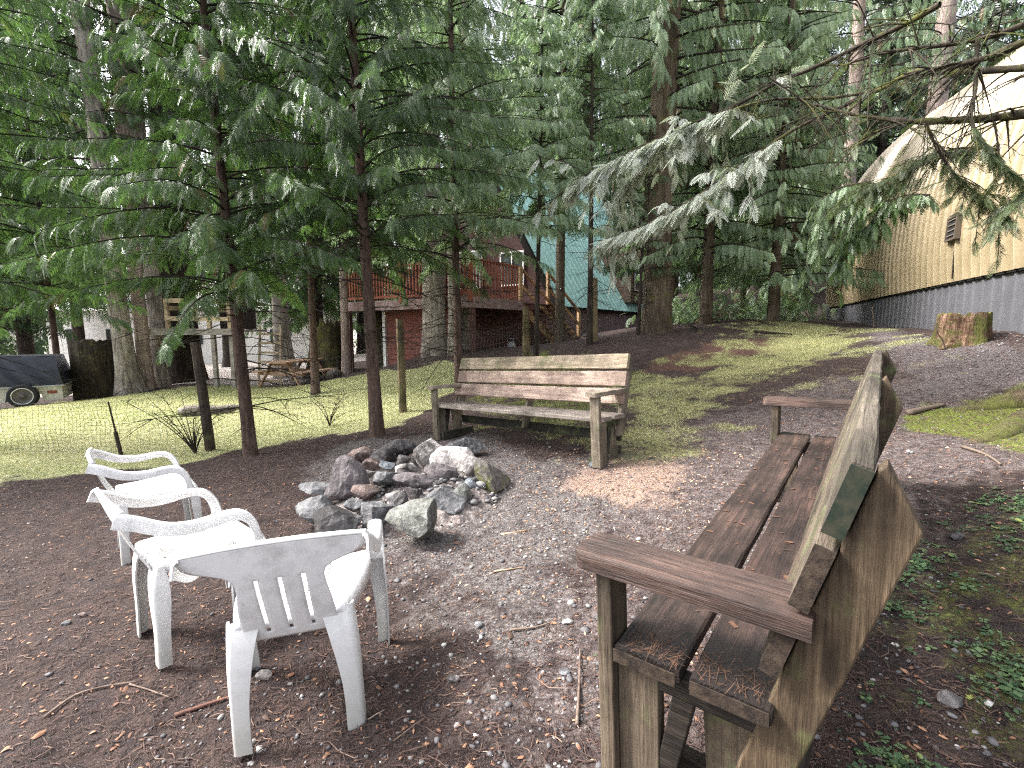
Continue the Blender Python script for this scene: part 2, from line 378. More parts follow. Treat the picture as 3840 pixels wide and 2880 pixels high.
    h = math_(nt, 'ADD', math_(nt, 'MULTIPLY', n2, .6), math_(nt, 'ADD', math_(nt, 'MULTIPLY', n3, .6), math_(nt, 'MULTIPLY', n4, .25)))
    bump(nt, b, h, 1.0, .03); return m
gnd = tag(link('ground', me, ground_mat()), kind='structure')

# ------------------------------------------------------------------ scatter on the ground
def frame_pts(n, pymin=330, pymax=790, pxmin=-40, pxmax=1064, rmax=30, power=1.0):
    """random ground positions in the part of the floor around the fire ring, denser close by"""
    out = []
    ang = rng.uniform(-50, 50, n * 3) * PI / 180; u = rng.uniform(0, 1, n * 3); r = .9 + (rmax - .9) * u ** power
    x = r * np.sin(ang); y = r * np.cos(ang); return x[:n], y[:n]
def strips(name, x, y, L, wd, mat, tint, lift=.004, tilt=.15, curve=.2):
    n = len(x); a = rng.uniform(0, 2 * PI, n); dx, dy = np.cos(a), np.sin(a); z = G(x, y) + lift
    zt = rng.uniform(-tilt, tilt, n) * 0 + np.abs(rng.normal(0, tilt, n)) * .35
    cv = rng.normal(0, curve, n)
    p0 = np.stack([x - dx * L / 2, y - dy * L / 2, G(x - dx * L / 2, y - dy * L / 2) + lift], 1)
    p2 = np.stack([x + dx * L / 2, y + dy * L / 2, G(x + dx * L / 2, y + dy * L / 2) + lift + zt * L], 1)
    pm = (p0 + p2) / 2 + np.stack([-dy * cv * L, dx * cv * L, np.full(n, .0) + wd * .5], 1)
    s = np.stack([-dy, dx, np.zeros(n)], 1) * (wd / 2)[:, None]; up = np.stack([np.zeros(n), np.zeros(n), wd * .7], 1)
    V = np.stack([p0 - s, p0 + up * .6, p0 + s, pm - s, pm + up, pm + s, p2 - s * .4, p2 + up * .4, p2 + s * .4], 1).reshape(-1, 3)
    base = np.array([[0, 1, 4, 3], [1, 2, 5, 4], [3, 4, 7, 6], [4, 5, 8, 7]])
    T = (base[None] + (np.arange(n) * 9)[:, None, None]).reshape(-1, 4)
    return link(name, npmesh(name, V, T, np.repeat(tint, 9)), mat)
M['litter'] = tintmat('needle_litter', [(0, (.020, .013, .012)), (.35, (.052, .031, .026)), (.7, (.105, .064, .050)), (.93, (.22, .15, .11)), (1, (.46, .36, .28))], .8)
M['leafbit'] = tintmat('dead_leaf', [(0, (.05, .03, .02)), (.4, (.20, .10, .06)), (.8, (.42, .24, .14)), (1, (.66, .50, .36))], .75)
x, y = frame_pts(42000, rmax=9, power=1.2); k = (mask('lawn', x, y) < .4) & (rng.uniform(0, 1, len(x)) > mask('tan', x, y) * .6) & (rng.uniform(0, 1, len(x)) > mask('ash', x, y) * .5); x, y = x[k], y[k]; n = len(x)
o = strips('needle_litter', x, y, rng.uniform(.012, .06, n), rng.uniform(.0012, .0028, n) + .0004 * np.hypot(x, y), M['litter'], rng.beta(1.6, 2.6, n))
tag(o, 'brown conifer needles and twiglets strewn over the bare dirt', 'needle litter', kind='stuff')
x, y = frame_pts(420, rmax=8, power=1.0); k = (mask('lawn', x, y) < .4); x, y = x[k], y[k]; n = len(x)
o = strips('twig_litter', x, y, rng.uniform(.04, .16, n), rng.uniform(.002, .0038, n), M['litter'], rng.uniform(.1, .9, n), lift=.006, curve=.1)
tag(o, 'thin broken twigs scattered on the forest floor', 'twig litter', kind='stuff')
# wood chips, bark flakes
def flakes(name, x, y, size, mat, tint, asp=.6, th=.25):
    n = len(x); a = rng.uniform(0, 2 * PI, n); z = G(x, y) + .003; base = []
    cs, sn = np.cos(a), np.sin(a); l = size; w = size * asp * rng.uniform(.4, 1, n); h = size * th
    tl = rng.normal(0, .18, (n, 2)); V = []
    for (u, v) in ((-.5, -.4), (.1, -.55), (.5, -.1), (.35, .5), (-.3, .45)):
        uu = (u + rng.uniform(-.12, .12, n)) * l; vv = (v + rng.uniform(-.12, .12, n)) * w
        V.append(np.stack([x + uu * cs - vv * sn, y + uu * sn + vv * cs, z + uu * tl[:, 0] + vv * tl[:, 1] + h * .2], 1))
    top = np.stack(V, 1); c = top.mean(1); c[:, 2] += h; V = np.concatenate([top, c[:, None]], 1).reshape(-1, 3)
    b = np.array([[0, 1, 5], [1, 2, 5], [2, 3, 5], [3, 4, 5], [4, 0, 5]]); T = (b[None] + (np.arange(n) * 6)[:, None, None]).reshape(-1, 3)
    return link(name, npmesh(name, V, T, np.repeat(tint, 6)), mat)
x, y = frame_pts(6000, rmax=8, power=1.15); k = mask('lawn', x, y) < .4; x, y = x[k], y[k]; n = len(x)
tag(flakes('bark_flakes', x, y, rng.uniform(.006, .022, n) * (1 + (rng.uniform(0, 1, n) > .96) * 1.2), M['leafbit'], rng.beta(1.4, 2.4, n)), 'small bark flakes and dead leaves lying on the dirt', 'bark flakes', kind='stuff')
xt, yt = np.mean(POLY['tan'], 0); x = rng.normal(xt, .75, 620); y = rng.normal(yt, .55, 620); n = 620
tag(flakes('wood_chips', x, y, rng.uniform(.008, .03, n), M['leafbit'], rng.uniform(.55, 1, n), asp=.4), 'pale wood chips spread in front of the far bench', 'wood chips', kind='stuff')
# pebbles
M['pebble'] = tintmat('pebble', [(0, (.05, .048, .05)), (.4, (.13, .125, .13)), (.75, (.24, .23, .22)), (1, (.62, .60, .57))], .7, .3)
ico = [(0, 0, 1), (.894, 0, .447), (.276, .851, .447), (-.724, .526, .447), (-.724, -.526, .447), (.276, -.851, .447), (.724, .526, -.447), (-.276, .851, -.447), (-.894, 0, -.447), (-.276, -.851, -.447), (.724, -.526, -.447), (0, 0, -1)]
icf = [(0, 1, 2), (0, 2, 3), (0, 3, 4), (0, 4, 5), (0, 5, 1), (1, 6, 2), (2, 7, 3), (3, 8, 4), (4, 9, 5), (5, 10, 1), (2, 6, 7), (3, 7, 8), (4, 8, 9), (5, 9, 10), (1, 10, 6), (11, 7, 6), (11, 8, 7), (11, 9, 8), (11, 10, 9), (11, 6, 10)]
def pebbles(name, x, y, r, tint, mat):
    n = len(x); I = np.array(ico); V = I[None] * rng.uniform(.65, 1.2, (n, 12, 1)) * rng.uniform(.6, 1.2, (n, 1, 3)) * np.array([1, 1, .55])
    a = rng.uniform(0, 2 * PI, n); cs, sn = np.cos(a)[:, None], np.sin(a)[:, None]
    V = np.stack([V[..., 0] * cs - V[..., 1] * sn, V[..., 0] * sn + V[..., 1] * cs, V[..., 2]], -1) * r[:, None, None]
    V += np.stack([x, y, G(x, y) + r * .25], 1)[:, None]
    T = (np.array(icf)[None] + (np.arange(n) * 12)[:, None, None]).reshape(-1, 3)
    return link(name, npmesh(name, V.reshape(-1, 3), T, np.repeat(tint, 12)), mat)
x, y = frame_pts(9000, rmax=8, power=1.15); k = mask('lawn', x, y) < .4
k &= (x > -1.3 + .0 * y) | (rng.uniform(0, 1, len(x)) < .25); x, y = x[k], y[k]; n = len(x)
tag(pebbles('gravel', x, y, rng.gamma(2.2, .0023, n) + .0018, rng.beta(1.5, 2.2, n), M['pebble']), 'loose gravel pebbles pressed into the dirt', 'gravel', kind='stuff')
px_, py_ = rng.uniform(300, 620, 900), rng.uniform(440, 600, 900)
w = np.array([hit(a, b) for a, b in zip(px_[:500], py_[:500])]); n = len(w)
tag(pebbles('ash_gravel', w[:, 0], w[:, 1], rng.gamma(2.2, .0026, n) + .002, rng.beta(1.5, 1.6, n), M['pebble']), 'grey gravel and cinders around the fire ring', 'gravel', kind='stuff')
x = rng.uniform(5.2, 9.5, 2400); y = rng.uniform(5, 8, 2400); n = 2400
tag(pebbles('crushed_stone', x, y, rng.uniform(.006, .018, n), rng.uniform(.1, .85, n), M['pebble']), 'crushed grey stone at the foot of the metal building', 'gravel', kind='stuff')

# grass blades
M['grass'] = tintmat('grass_blade', [(0, (.22, .27, .10)), (.5, (.46, .48, .23)), (1, (.68, .63, .40))], .6, .3, .45)
def blades(name, x, y, h, wd, tint, mat, lean=.5):
    n = len(x); a = rng.uniform(0, 2 * PI, n); z = G(x, y) - .003; ln = rng.normal(0, lean, (n, 2)) * h[:, None]
    s = np.stack([np.cos(a), np.sin(a), np.zeros(n)], 1) * (wd / 2)[:, None]; b = np.stack([x, y, z], 1)
    t = b + np.stack([ln[:, 0], ln[:, 1], h], 1); V = np.stack([b - s, b + s, t], 1).reshape(-1, 3)
    T = np.arange(3 * n).reshape(-1, 3); return link(name, npmesh(name, V, T, np.repeat(tint, 3)), mat)
def scatter_poly(nm, n, thr=.5, soft=.4, nz=.35):
    P = POLY[nm]; lo, hi = P.min(0), P.max(0); out = []
    lo = np.maximum(lo, [-16, .6]); hi = np.minimum(hi, [16, 22])
    x = rng.uniform(lo[0], hi[0], n * 4); y = rng.uniform(lo[1], hi[1], n * 4); k = mask(nm, x, y, soft, nz) > thr; x, y = x[k][:n], y[k][:n]; return x, y
x, y = scatter_poly('lawn', 90000, .55); r = np.hypot(x, y); n = len(x)
tag(blades('lawn_grass', x, y, rng.uniform(.015, .045, n), .004 + .0012 * r, np.clip(rng.normal(.55, .2, n) + vnoise(x * .8, y * .8, 9) * .25, 0, 1), M['grass'], .8), 'short yellow-green lawn grass beyond the wire fence', 'grass', kind='stuff')
x, y = scatter_poly('slope_grass', 34000, .45, 1.7, 1.5); k = vnoise(x * 2.2, y * 2.2, 21) + .5 * vnoise(x * 6, y * 6, 23) > -.2; x, y = x[k], y[k]; r = np.hypot(x, y); n = len(x)
tag(blades('slope_grass', x, y, rng.uniform(.012, .04, n), .003 + .0009 * r, np.clip(rng.normal(.55, .22, n), 0, 1), M['grass'], 1.0), 'thin grass on the slope behind the benches', 'grass', kind='stuff')
x, y = scatter_poly('back_moss', 14000, .5, 1.2, 1.2); k = vnoise(x * 2.5, y * 2.5, 22) > .1; x, y = x[k], y[k]; r = np.hypot(x, y); n = len(x)
tag(blades('bench_grass', x, y, rng.uniform(.012, .04, n), .003 + .0009 * r, np.clip(rng.normal(.4, .22, n), 0, 1), M['grass'], 1.0), 'sparse mossy grass under and behind the far bench', 'grass', kind='stuff')
# clover-like ground cover: small leaf clusters
M['clover'] = tintmat('ground_cover_leaf', [(0, (.03, .065, .03)), (.5, (.07, .135, .06)), (.9, (.16, .24, .10)), (1, (.38, .40, .10))], .5, .4, .25)
def leaves(name, x, y, size, hgt, tint, mat):
    n = len(x); V = []; z = G(x, y); a0 = rng.uniform(0, 2 * PI, n)
    for j in range(4):
        a = a0 + j * PI / 2 + rng.normal(0, .3, n); cs, sn = np.cos(a), np.sin(a); l = size * rng.uniform(.7, 1.2, n); w = l * .42; dz = rng.normal(0, .25, n) * l
        for u, v, q in ((.1, 0, 0), (.6, -1, .5), (1.1, 0, 1), (.6, 1, .5)):
            V.append(np.stack([x + cs * u * l - sn * v * w, y + sn * u * l + cs * v * w, z + hgt + dz * q], 1))
    V = np.stack(V, 1).reshape(-1, 3); T = np.arange(16 * n).reshape(-1, 4)
    return link(name, npmesh(name, V, T, np.repeat(tint, 16)), mat)
x, y = scatter_poly('clover', 24000, .3, .6, .3); dens = vnoise(x * 4, y * 4, 31) + .6 * vnoise(x * 11, y * 11, 32)
k = dens + rng.normal(0, .5, len(x)) > .75; x, y = x[k], y[k]; n = len(x)
tag(leaves('ground_cover', x, y, rng.gamma(3, .0028, n) + .003, rng.uniform(.003, .014, n), rng.beta(2, 2, n), M['clover']), 'small green leafy ground cover beside the near bench', 'ground cover', kind='stuff')
x, y = frame_pts(1200, rmax=5); k = (x > .3) & (vnoise(x * 3, y * 3, 41) > .25); x, y = x[k], y[k]; n = len(x)
tag(leaves('seedling_cover', x, y, rng.uniform(.004, .009, n), rng.uniform(.002, .008, n), rng.beta(2, 2, n), M['clover']), 'scattered tiny green seedlings in the dirt', 'ground cover', kind='stuff')

# ------------------------------------------------------------------ benches
def bench(label, loc, rot, mats):
    root = thing('garden_bench', label, 'bench', loc, rot, 'heavy wooden benches by the fire ring')
    L = 2.365; lean = .294; w, t = .14, .04; bty, btz = .447, .943; s, c = math.sin(lean), math.cos(lean)
    for i in range(3):
        u = i * (w + .02) + w / 2
        yy = bty - s * u + c * t / 2; zz = btz - c * u - s * t / 2
        # plank local: x length, y = up the face, z = thickness
        a = PI / 2 - lean
        mb = MB(); plank_mesh(mb, (L / 2 + random.uniform(-.006, .006), yy, zz), (L, w, t), (a, 0, 0), 20)
        mb.build('back_plank', mats['back'][i], root, recalc=True)
    for i, (y0, y1) in enumerate(((0, .16), (.18, .345))):
        mb = MB(); plank_mesh(mb, (L / 2 + random.uniform(-.008, .008), (y0 + y1) / 2, .419 - t / 2), (L, y1 - y0, t), None, 20)
        mb.build('seat_plank', mats['seat'][i], root)
    for e in (0, 1):
        sx = -1 if e == 0 else 1; xe = L if e else 0
        # armrest with rounded front end, pinned on the front post and the back support
        xo = xe + sx * .023; xi = xo - sx * .129; poly = []
        y0, y1 = -.092, .405; r = .03
        pts = [(xo, y1), (xo, y0 + r)] + [(xo - sx * r * (1 - math.cos(q)), y0 + r - r * math.sin(q)) for q in (.4, .8, 1.2, 1.57)] + \
              [(xi + sx * r * math.sin(q) * 0 + sx * r * (1 - math.sin(q)), y0 + r - r * math.cos(q)) for q in (0, .4, .8, 1.2, 1.57)] + [(xi, y0 + r), (xi, y1)]
        mb = MB().prism(pts, .602, .64, 'z'); mb.build('armrest', mats['arm'], root, bevel=.007)
        px0 = xe - (.09 if e else 0)
        mb = MB().box((px0 + .045, -.021, .299), (.09, .04, .604)); mb.build('front_post', mats['post'], root, bevel=.004)
        xi2 = xe - sx * .045
        mb = MB().box((xi2, .052, .186), (.042, .102, .376)); mb.build('seat_leg', mats['post'], root, bevel=.004)
        mb = MB().box((xi2, .226, .352), (.040, .246, .052)); mb.build('seat_cleat', mats['dark'], root, bevel=.003)
        mb = MB().prism([(.205, 0), (.338, 0), (.300, .325), (.190, .325)], xi2 - sx * .0215 - sx * .002, xi2 - sx * .0605); mb.build('rear_leg', mats['post'], root, bevel=.004)
        mb = MB().prism([(.09, .09), (.135, .09), (.185, .325), (.135, .325)], xi2 - .018, xi2 + .018); mb.build('diagonal_brace', mats['dark'], root, bevel=.003)
        mb = MB().box((xi2 - sx * .083, .23, .055), (.038, .46, .085)); mb.build('foot_skid', mats['dark'], root, bevel=.004)
    for xs in (.04, L / 2, L - .04):
        off = .042 + .002
        yf = lambda z: bty + (t + .002) / c - (btz - z) * math.tan(lean)
        zb = .22 if xs != L / 2 else .2
        pf = [(yf(.925), .925), (yf(.925) + .012, .94), (.548, .827), (.548 - (.827 - zb) * math.tan(lean), zb), (yf(zb), zb)]
        mb = MB().prism(pf, xs - .019, xs + .019); mb.build('back_support', mats['support'], root, bevel=.004)
    mb = MB(); plank_mesh(mb, (L / 2, .372, .20), (L - .12, .09, .04), (PI / 2, 0, 0), 10); mb.build('stretcher_rail', mats['dark'], root)
    return root
wn = dict(rough=.55, spec=.5)
near_m = {
 'seat': [wood('wet_seat_wood', (.018, .012, .010), (.052, .034, .028), (.14, .085, .066), 'x', .5, .0, .5, 2.02), wood('wet_seat_wood_two', (.015, .010, .009), (.045, .028, .023), (.125, .072, .055), 'x', .5, .0, .5, 2.02)],
 'back': [wood('top_rail_wood', (.06, .050, .038), (.12, .10, .078), (.20, .17, .135), 'x', .7, .25), wood('mid_rail_wood', (.06, .048, .035), (.12, .095, .07), (.19, .155, .12), 'x', .7, .3), wood('low_rail_wood', (.035, .026, .02), (.08, .058, .042), (.15, .11, .08), 'x', .7, .2)],
 'arm': wood('wet_arm_wood', (.030, .019, .016), (.078, .048, .038), (.15, .095, .074), 'y', .5, .0, .5),
 'post': wood('post_wood', (.045, .034, .024), (.105, .08, .056), (.17, .135, .095), 'z', .65, .1),
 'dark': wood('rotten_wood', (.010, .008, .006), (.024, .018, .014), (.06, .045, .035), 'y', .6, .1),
 'support': wood('support_wood', (.034, .023, .014), (.095, .067, .041), (.18, .132, .082), 'z', .6, .12)}
far_m = {  # grey-tan wood, colours raised to stand in for stronger light here
 'seat': [wood('grey_seat_wood', (.17, .145, .12), (.35, .30, .26), (.52, .455, .40), 'x', .7), wood('grey_seat_wood_two', (.12, .10, .085), (.25, .21, .18), (.38, .33, .29), 'x', .7)],
 'back': [wood('back_wood_top', (.22, .175, .12), (.40, .32, .225), (.54, .45, .34), 'x', .75, .22), wood('back_wood_mid', (.27, .19, .15), (.48, .36, .285), (.62, .49, .40), 'x', .75, .02), wood('back_wood_low', (.24, .17, .14), (.43, .32, .26), (.57, .45, .37), 'x', .75, .02)],
 'arm': wood('grey_arm_wood', (.15, .12, .09), (.30, .245, .19), (.44, .37, .29), 'y', .7, .1),
 'post': wood('grey_post_wood', (.10, .083, .06), (.21, .175, .13), (.32, .27, .205), 'z', .75, .2),
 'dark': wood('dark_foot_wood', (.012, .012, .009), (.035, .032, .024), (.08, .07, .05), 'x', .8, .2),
 'support': wood('grey_support_wood', (.10, .083, .06), (.21, .175, .13), (.32, .27, .205), 'z', .75, .2)}
def rot3(r, p, q):
    m = Matrix.Rotation(r, 3, 'Z') @ Matrix.Rotation(p, 3, 'Y') @ Matrix.Rotation(q, 3, 'X'); return m.to_euler('XYZ')
b1 = bench('dark wet wooden bench in the foreground with rain-darkened seat planks', (1.716, 2.929, .334), rot3(-2.233, .046, .028), near_m)
b2 = bench('lighter grey-tan wooden bench standing behind the ring of fire stones', (-.903, 5.519, .084), rot3(-.785, -.064, .002), far_m)
# dark green old paint on the cut ends of the two upper back planks of the near bench
M['green_paint'] = plain('green_paint', (.004, .013, .008), .5, .4, .5, 30, (.03, .03, .02))
M['rot_end'] = plain('rotten_end_grain', (.016, .012, .010), .85, .2, .7, 35, (.05, .036, .026), bmp=.6)
for y0, y1 in ((0, .16), (.18, .345)):
    MB().box((2.3745, (y0 + y1) / 2, .399), (.003, y1 - y0 - .012, .032)).build('rotten_end', M['rot_end'], b1)
for i, col in ((0, M['green_paint']), (1, M['rot_end']), (2, M['rot_end'])):
    u = i * .16 + .07; s, c = math.sin(.294), math.cos(.294); yy = .447 - s * u + c * .02; zz = .943 - c * u - s * .02
    MB().box((2.3735, yy, zz), (.003, .134, .034), (PI / 2 - .294, 0, 0)).build('end_paint', col, b1)

# ------------------------------------------------------------------ plastic chairs
def plastic():
    m, nt, b, o = newmat('white_plastic')
    v = coords(nt, rnd=True); f = noise(nt, v, 9, 7, .75); h = noise(nt, v, 40, 4, .7)
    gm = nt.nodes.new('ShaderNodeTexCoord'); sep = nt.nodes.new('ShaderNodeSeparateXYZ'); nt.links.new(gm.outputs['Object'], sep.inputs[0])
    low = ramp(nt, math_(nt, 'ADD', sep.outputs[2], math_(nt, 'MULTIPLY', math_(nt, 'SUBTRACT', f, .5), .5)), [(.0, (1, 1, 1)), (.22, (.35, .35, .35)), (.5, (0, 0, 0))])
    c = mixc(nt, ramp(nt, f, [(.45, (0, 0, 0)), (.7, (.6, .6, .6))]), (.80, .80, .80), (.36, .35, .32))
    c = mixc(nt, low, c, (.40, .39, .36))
    c = mixc(nt, ramp(nt, h, [(.66, (0, 0, 0)), (.74, (.45, .45, .45))]), c, (.25, .24, .22))
    nt.links.new(c, b.inputs['Base Color']); b.inputs['Roughness'].default_value = .42; b.inputs['Specular IOR Level'].default_value = .45
    return m
M['plastic'] = plastic()
M['grime'] = plain('seat_grime', (.30, .28, .22), .9, .1, .8, 60, (.09, .075, .05))
def sweep(mb, pts, prof):
    """pts: (pos, side vector width, up vector, width, height)"""
    n = len(prof[0]); vs = []; fs = []
    for (p, a, u), pr in zip(pts, prof):
        for q in pr: vs.append(Vector(p) + Vector(a) * q[0] + Vector(u) * q[1])
    for i in range(len(pts) - 1):
        for k in range(n): fs.append((i * n + k, i * n + (k + 1) % n, (i + 1) * n + (k + 1) % n, (i + 1) * n + k))
    fs += [tuple(range(n))[::-1], tuple((len(pts) - 1) * n + k for k in range(n))]
    mb.add(vs, fs)
def rrect(w, h, r=.35):
    r = min(w, h) * r; o = []
    for cx, cy, a0 in ((w/2 - r, h/2 - r, 0), (-w/2 + r, h/2 - r, PI/2), (-w/2 + r, -h/2 + r, PI), (w/2 - r, -h/2 + r, 1.5 * PI)):
        for k in range(3): a = a0 + k * PI / 4; o.append((cx + r * math.cos(a), cy + r * math.sin(a)))
    return o
def catmull(P, m=6):
    P = [Vector(p) for p in P]; out = []
    for i in range(len(P) - 1):
        a, b, c, d = P[max(i-1, 0)], P[i], P[i+1], P[min(i+2, len(P)-1)]
        for k in range(m):
            t = k / m; out.append(.5 * ((2*b) + (c-a)*t + (2*a-5*b+4*c-d)*t*t + (-a+3*b-3*c+d)*t**3))
    out.append(P[-1]); return out
def interp(x, xs, ys): return float(np.interp(x, xs, ys))
def make_chair(label, loc, rot):
    root = thing('plastic_armchair', label, 'chair', loc, rot, 'white plastic garden chairs round the fire ring')
    # armrests and back rail, one swept band
    for sg in (-1, 1):
        P = catmull([(sg*.262, -.293, .705), (sg*.272, -.235, .678), (sg*.276, -.14, .622), (sg*.275, -.04, .600), (sg*.272, .06, .602), (sg*.268, .13, .588), (sg*.263, .178, .535), (sg*.258, .198, .455), (sg*.255, .205, .40)], 6)
        n = len(P); pts = []; pr = []
        for i, p in enumerate(P):
            d = (P[min(i+1, n-1)] - P[max(i-1, 0)]).normalized(); side = Vector((sg, 0, 0)) - d * d.x * sg; side.normalize(); up = side.cross(d)
            if up.z < -.01 or (abs(up.z) <= .01 and up.y < 0): up = -up
            q = i / (n - 1); wd = interp(q, [0, .2, .5, .75, 1], [.020, .028, .050, .060, .076])
            pts.append((p, side, up)); h = interp(q, [0, .15, .4, .8, 1], [.020, .016, .013, .016, .022])
            sk = interp(q, [0, .12, .6, .85, 1], [.058, .056, .042, .034, .050]); a_ = wd / 2; pr.append([(a_ - .002, -.006), (a_, -.016), (a_ - .001, -sk), (a_ - .007, -sk), (a_ - .009, -.020), (a_ - .015, -.011), (-a_ + .006, -.009), (-a_ + .001, -.013), (-a_, -.006), (-a_ + .006, 0), (0, .0025), (a_ - .010, 0)])
        mb = MB(); sweep(mb, pts, pr); o = mb.build('armrest', M['plastic'], root, smooth=True); es = o.modifiers.new('edges', 'EDGE_SPLIT'); es.split_angle = .75
    # backrest: hourglass panel with three slots, rising into the wide top rail
    zs = [.345, .354, .38, .43, .48, .52, .555, .583, .605, .622, .636, .648, .66, .675, .690, .702]
    hw = [.115, .133, .142, .142, .138, .133, .128, .127, .136, .166, .215, .245, .258, .264, .266, .262]
    slots = [(-.074, -.062), (-.006, .006), (.062, .074)]
    def pos(x, z, hwz):
        v = (z - .345) / .357
        yb = -.165 - .135 * v - .01 * math.sin(v * PI)
        bow = .035 * (x / .27) ** 2 * (1 if v > .7 else v / .7)
        crown = .016 * (1 - (x / .27) ** 2) * max(0, (v - .75) / .25)
        return (x, yb + bow * .4, z + crown)
    bd = [None] + [e for s in slots for e in s] + [None]
    mb = MB(); rows = 44; Z = np.linspace(.345, .702, rows); grid = []
    for z in Z:
        h = interp(z, zs, hw); B = [-h] + [e for s in slots for e in s] + [h]; xs = []
        for i in range(len(B) - 1):
            m = 9 if i in (0, 6) else (4 if i % 2 == 0 else 1)
            xs += [B[i] + (B[i+1] - B[i]) * k / m for k in range(m)]
        xs.append(B[-1]); grid.append([pos(x, z, h) for x in xs])
    ncol = len(grid[0]); slotcols = [9, 9 + 1 + 4, 9 + 1 + 4 + 1 + 4]
    fs = []
    for i in range(rows - 1):
        zc = (Z[i] + Z[i+1]) / 2
        for k in range(ncol - 1):
            if k in slotcols and .375 < zc < .592: continue
            fs.append((i*ncol + k, i*ncol + k + 1, (i+1)*ncol + k + 1, (i+1)*ncol + k))
    mb.add([p for r in grid for p in r], fs); o = mb.build('backrest', M['plastic'], root, smooth=True, recalc=False)
    sm = o.modifiers.new('solid', 'SOLIDIFY'); sm.thickness = .006; sm.offset = 0
    mb = MB(); pts = []; pr = []
    for k in range(25):
        x = -.266 + .532 * k / 24; p = Vector(pos(x, .702, .26)); pts.append((p + Vector((0, .006, .0)), (0, 1, .25), (0, -.25, 1))); pr.append(rrect(.020, .010, .45))
    sweep(mb, pts, pr); mb.build('top_rail', M['plastic'], root, smooth=True)
    # seat with slits and turned-down edges
    mb = MB(); ys = [-.190, -.186, -.17, -.13, -.06, .02, .10, .16, .20, .222, .232, .234]; dz = [-.035, -.004, .0, -.003, -.007, -.008, -.006, -.001, .001, -.006, -.020, -.048]
    sl = [(-.083, -.079), (-.028, -.024), (.027, .031), (.082, .086)]
    grid = []
    for y, q in zip(ys, dz):
        h = interp(y, [-.19, -.1, .05, .18, .234], [.165, .195, .222, .235, .215]); B = [-h] + [e for s in sl for e in s] + [h]; xs = []
        for i in range(len(B) - 1):
            m = 5 if i in (0, 8) else (2 if i % 2 == 0 else 1); xs += [B[i] + (B[i+1] - B[i]) * k / m for k in range(m)]
        xs.append(B[-1]); row = [(x, y, .429 + q + .010 * (abs(x) / h) ** 3 * (1 if q > -.03 else 0)) for x in xs]
        row = [(-h - .006, y, .429 + q - .045)] + row + [(h + .006, y, .429 + q - .045)]; grid.append(row)
    ncol = len(grid[0]); sc = [6, 9, 12, 15]; fs = []
    for i in range(len(ys) - 1):
        for k in range(ncol - 1):
            if k in sc and -.15 < (ys[i] + ys[i+1]) / 2 < .16: continue
            fs.append((i*ncol + k, i*ncol + k + 1, (i+1)*ncol + k + 1, (i+1)*ncol + k))
    mb.add([p for r in grid for p in r], fs); o = mb.build('seat', M['plastic'], root, smooth=True, recalc=False)
    sm = o.modifiers.new('solid', 'SOLIDIFY'); sm.thickness = .006; sm.offset = -1
    mb = MB().add([(x + random.uniform(-.01, .01), y + random.uniform(-.01, .01), .4315 + .002 * random.random()) for x, y in ((.06, -.15), (.12, -.155), (.14, -.12), (.10, -.09), (.05, -.10))], [(0, 1, 2, 3, 4)])
    # legs: tapered angle-section shells
    for sg in (-1, 1):
        for fr in (0, 1):
            if fr: a, b = Vector((sg*.250, .205, .425)), Vector((sg*.258, .210, 0.0)); w0, w1 = .086, .050
            else: a, b = Vector((sg*.148, -.172, .424)), Vector((sg*.178, -.196, 0.0)); w0, w1 = .105, .058
            pts = []; pr = []
            for k in range(9):
                q = k / 8; p = a.lerp(b, q) + Vector((sg * .010 * math.sin(q * PI), 0, 0)); w = w0 + (w1 - w0) * min(1, q * 1.5) ** .8
                d = min(w, .075) * .85 * min(1, .35 + q * 4); th = .007; yy = 1 if fr else -1
                # open L with rounded corner
                L = [(-w*.55, d*.45), (w*.20, d*.45), (w*.36, d*.38), (w*.43, d*.22), (w*.45, -d*.5), (w*.45 - th, -d*.5), (w*.43 - th, d*.20), (w*.33, d*.33), (w*.18, d*.45 - th), (-w*.55, d*.45 - th)]
                pts.append((p, (sg, 0, 0), (0, yy, 0))); pr.append(L)
            mb2 = MB(); sweep(mb2, pts, pr); mb2.build('leg', M['plastic'], root, smooth=True, bevel=0).modifiers.new('edges', 'EDGE_SPLIT').split_angle = .75
    return root
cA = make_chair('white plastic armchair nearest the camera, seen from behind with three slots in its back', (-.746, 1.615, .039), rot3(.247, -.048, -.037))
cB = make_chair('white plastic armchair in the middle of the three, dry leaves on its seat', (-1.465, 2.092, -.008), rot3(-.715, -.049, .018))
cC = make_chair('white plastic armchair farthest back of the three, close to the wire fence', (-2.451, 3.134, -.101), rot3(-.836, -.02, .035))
# loose dead leaves lying on the seats
for root, nm in ((cB, 'middle'), (cC, 'farthest')):
    m4 = Matrix.LocRotScale(root.location, root.rotation_euler, None); mb = MB()
    for k in range(26):
        p = Vector((random.gauss(.05, .05), random.gauss(-.11, .03), .4315)); a = random.uniform(0, 6.28); l = random.uniform(.006, .016); w = l * .3
        q = [(math.cos(a)*l, math.sin(a)*l, 0), (-math.sin(a)*w, math.cos(a)*w, .003), (-math.cos(a)*l, -math.sin(a)*l, .001), (math.sin(a)*w, -math.cos(a)*w, .002)]
        mb.add([m4 @ (p + Vector(v)) for v in q], [(0, 1, 2, 3)])
    tag(mb.build('dead_leaves', M['grime']), 'clump of dead needles lying on the seat of the %s white chair' % nm, 'leaves', kind='stuff')

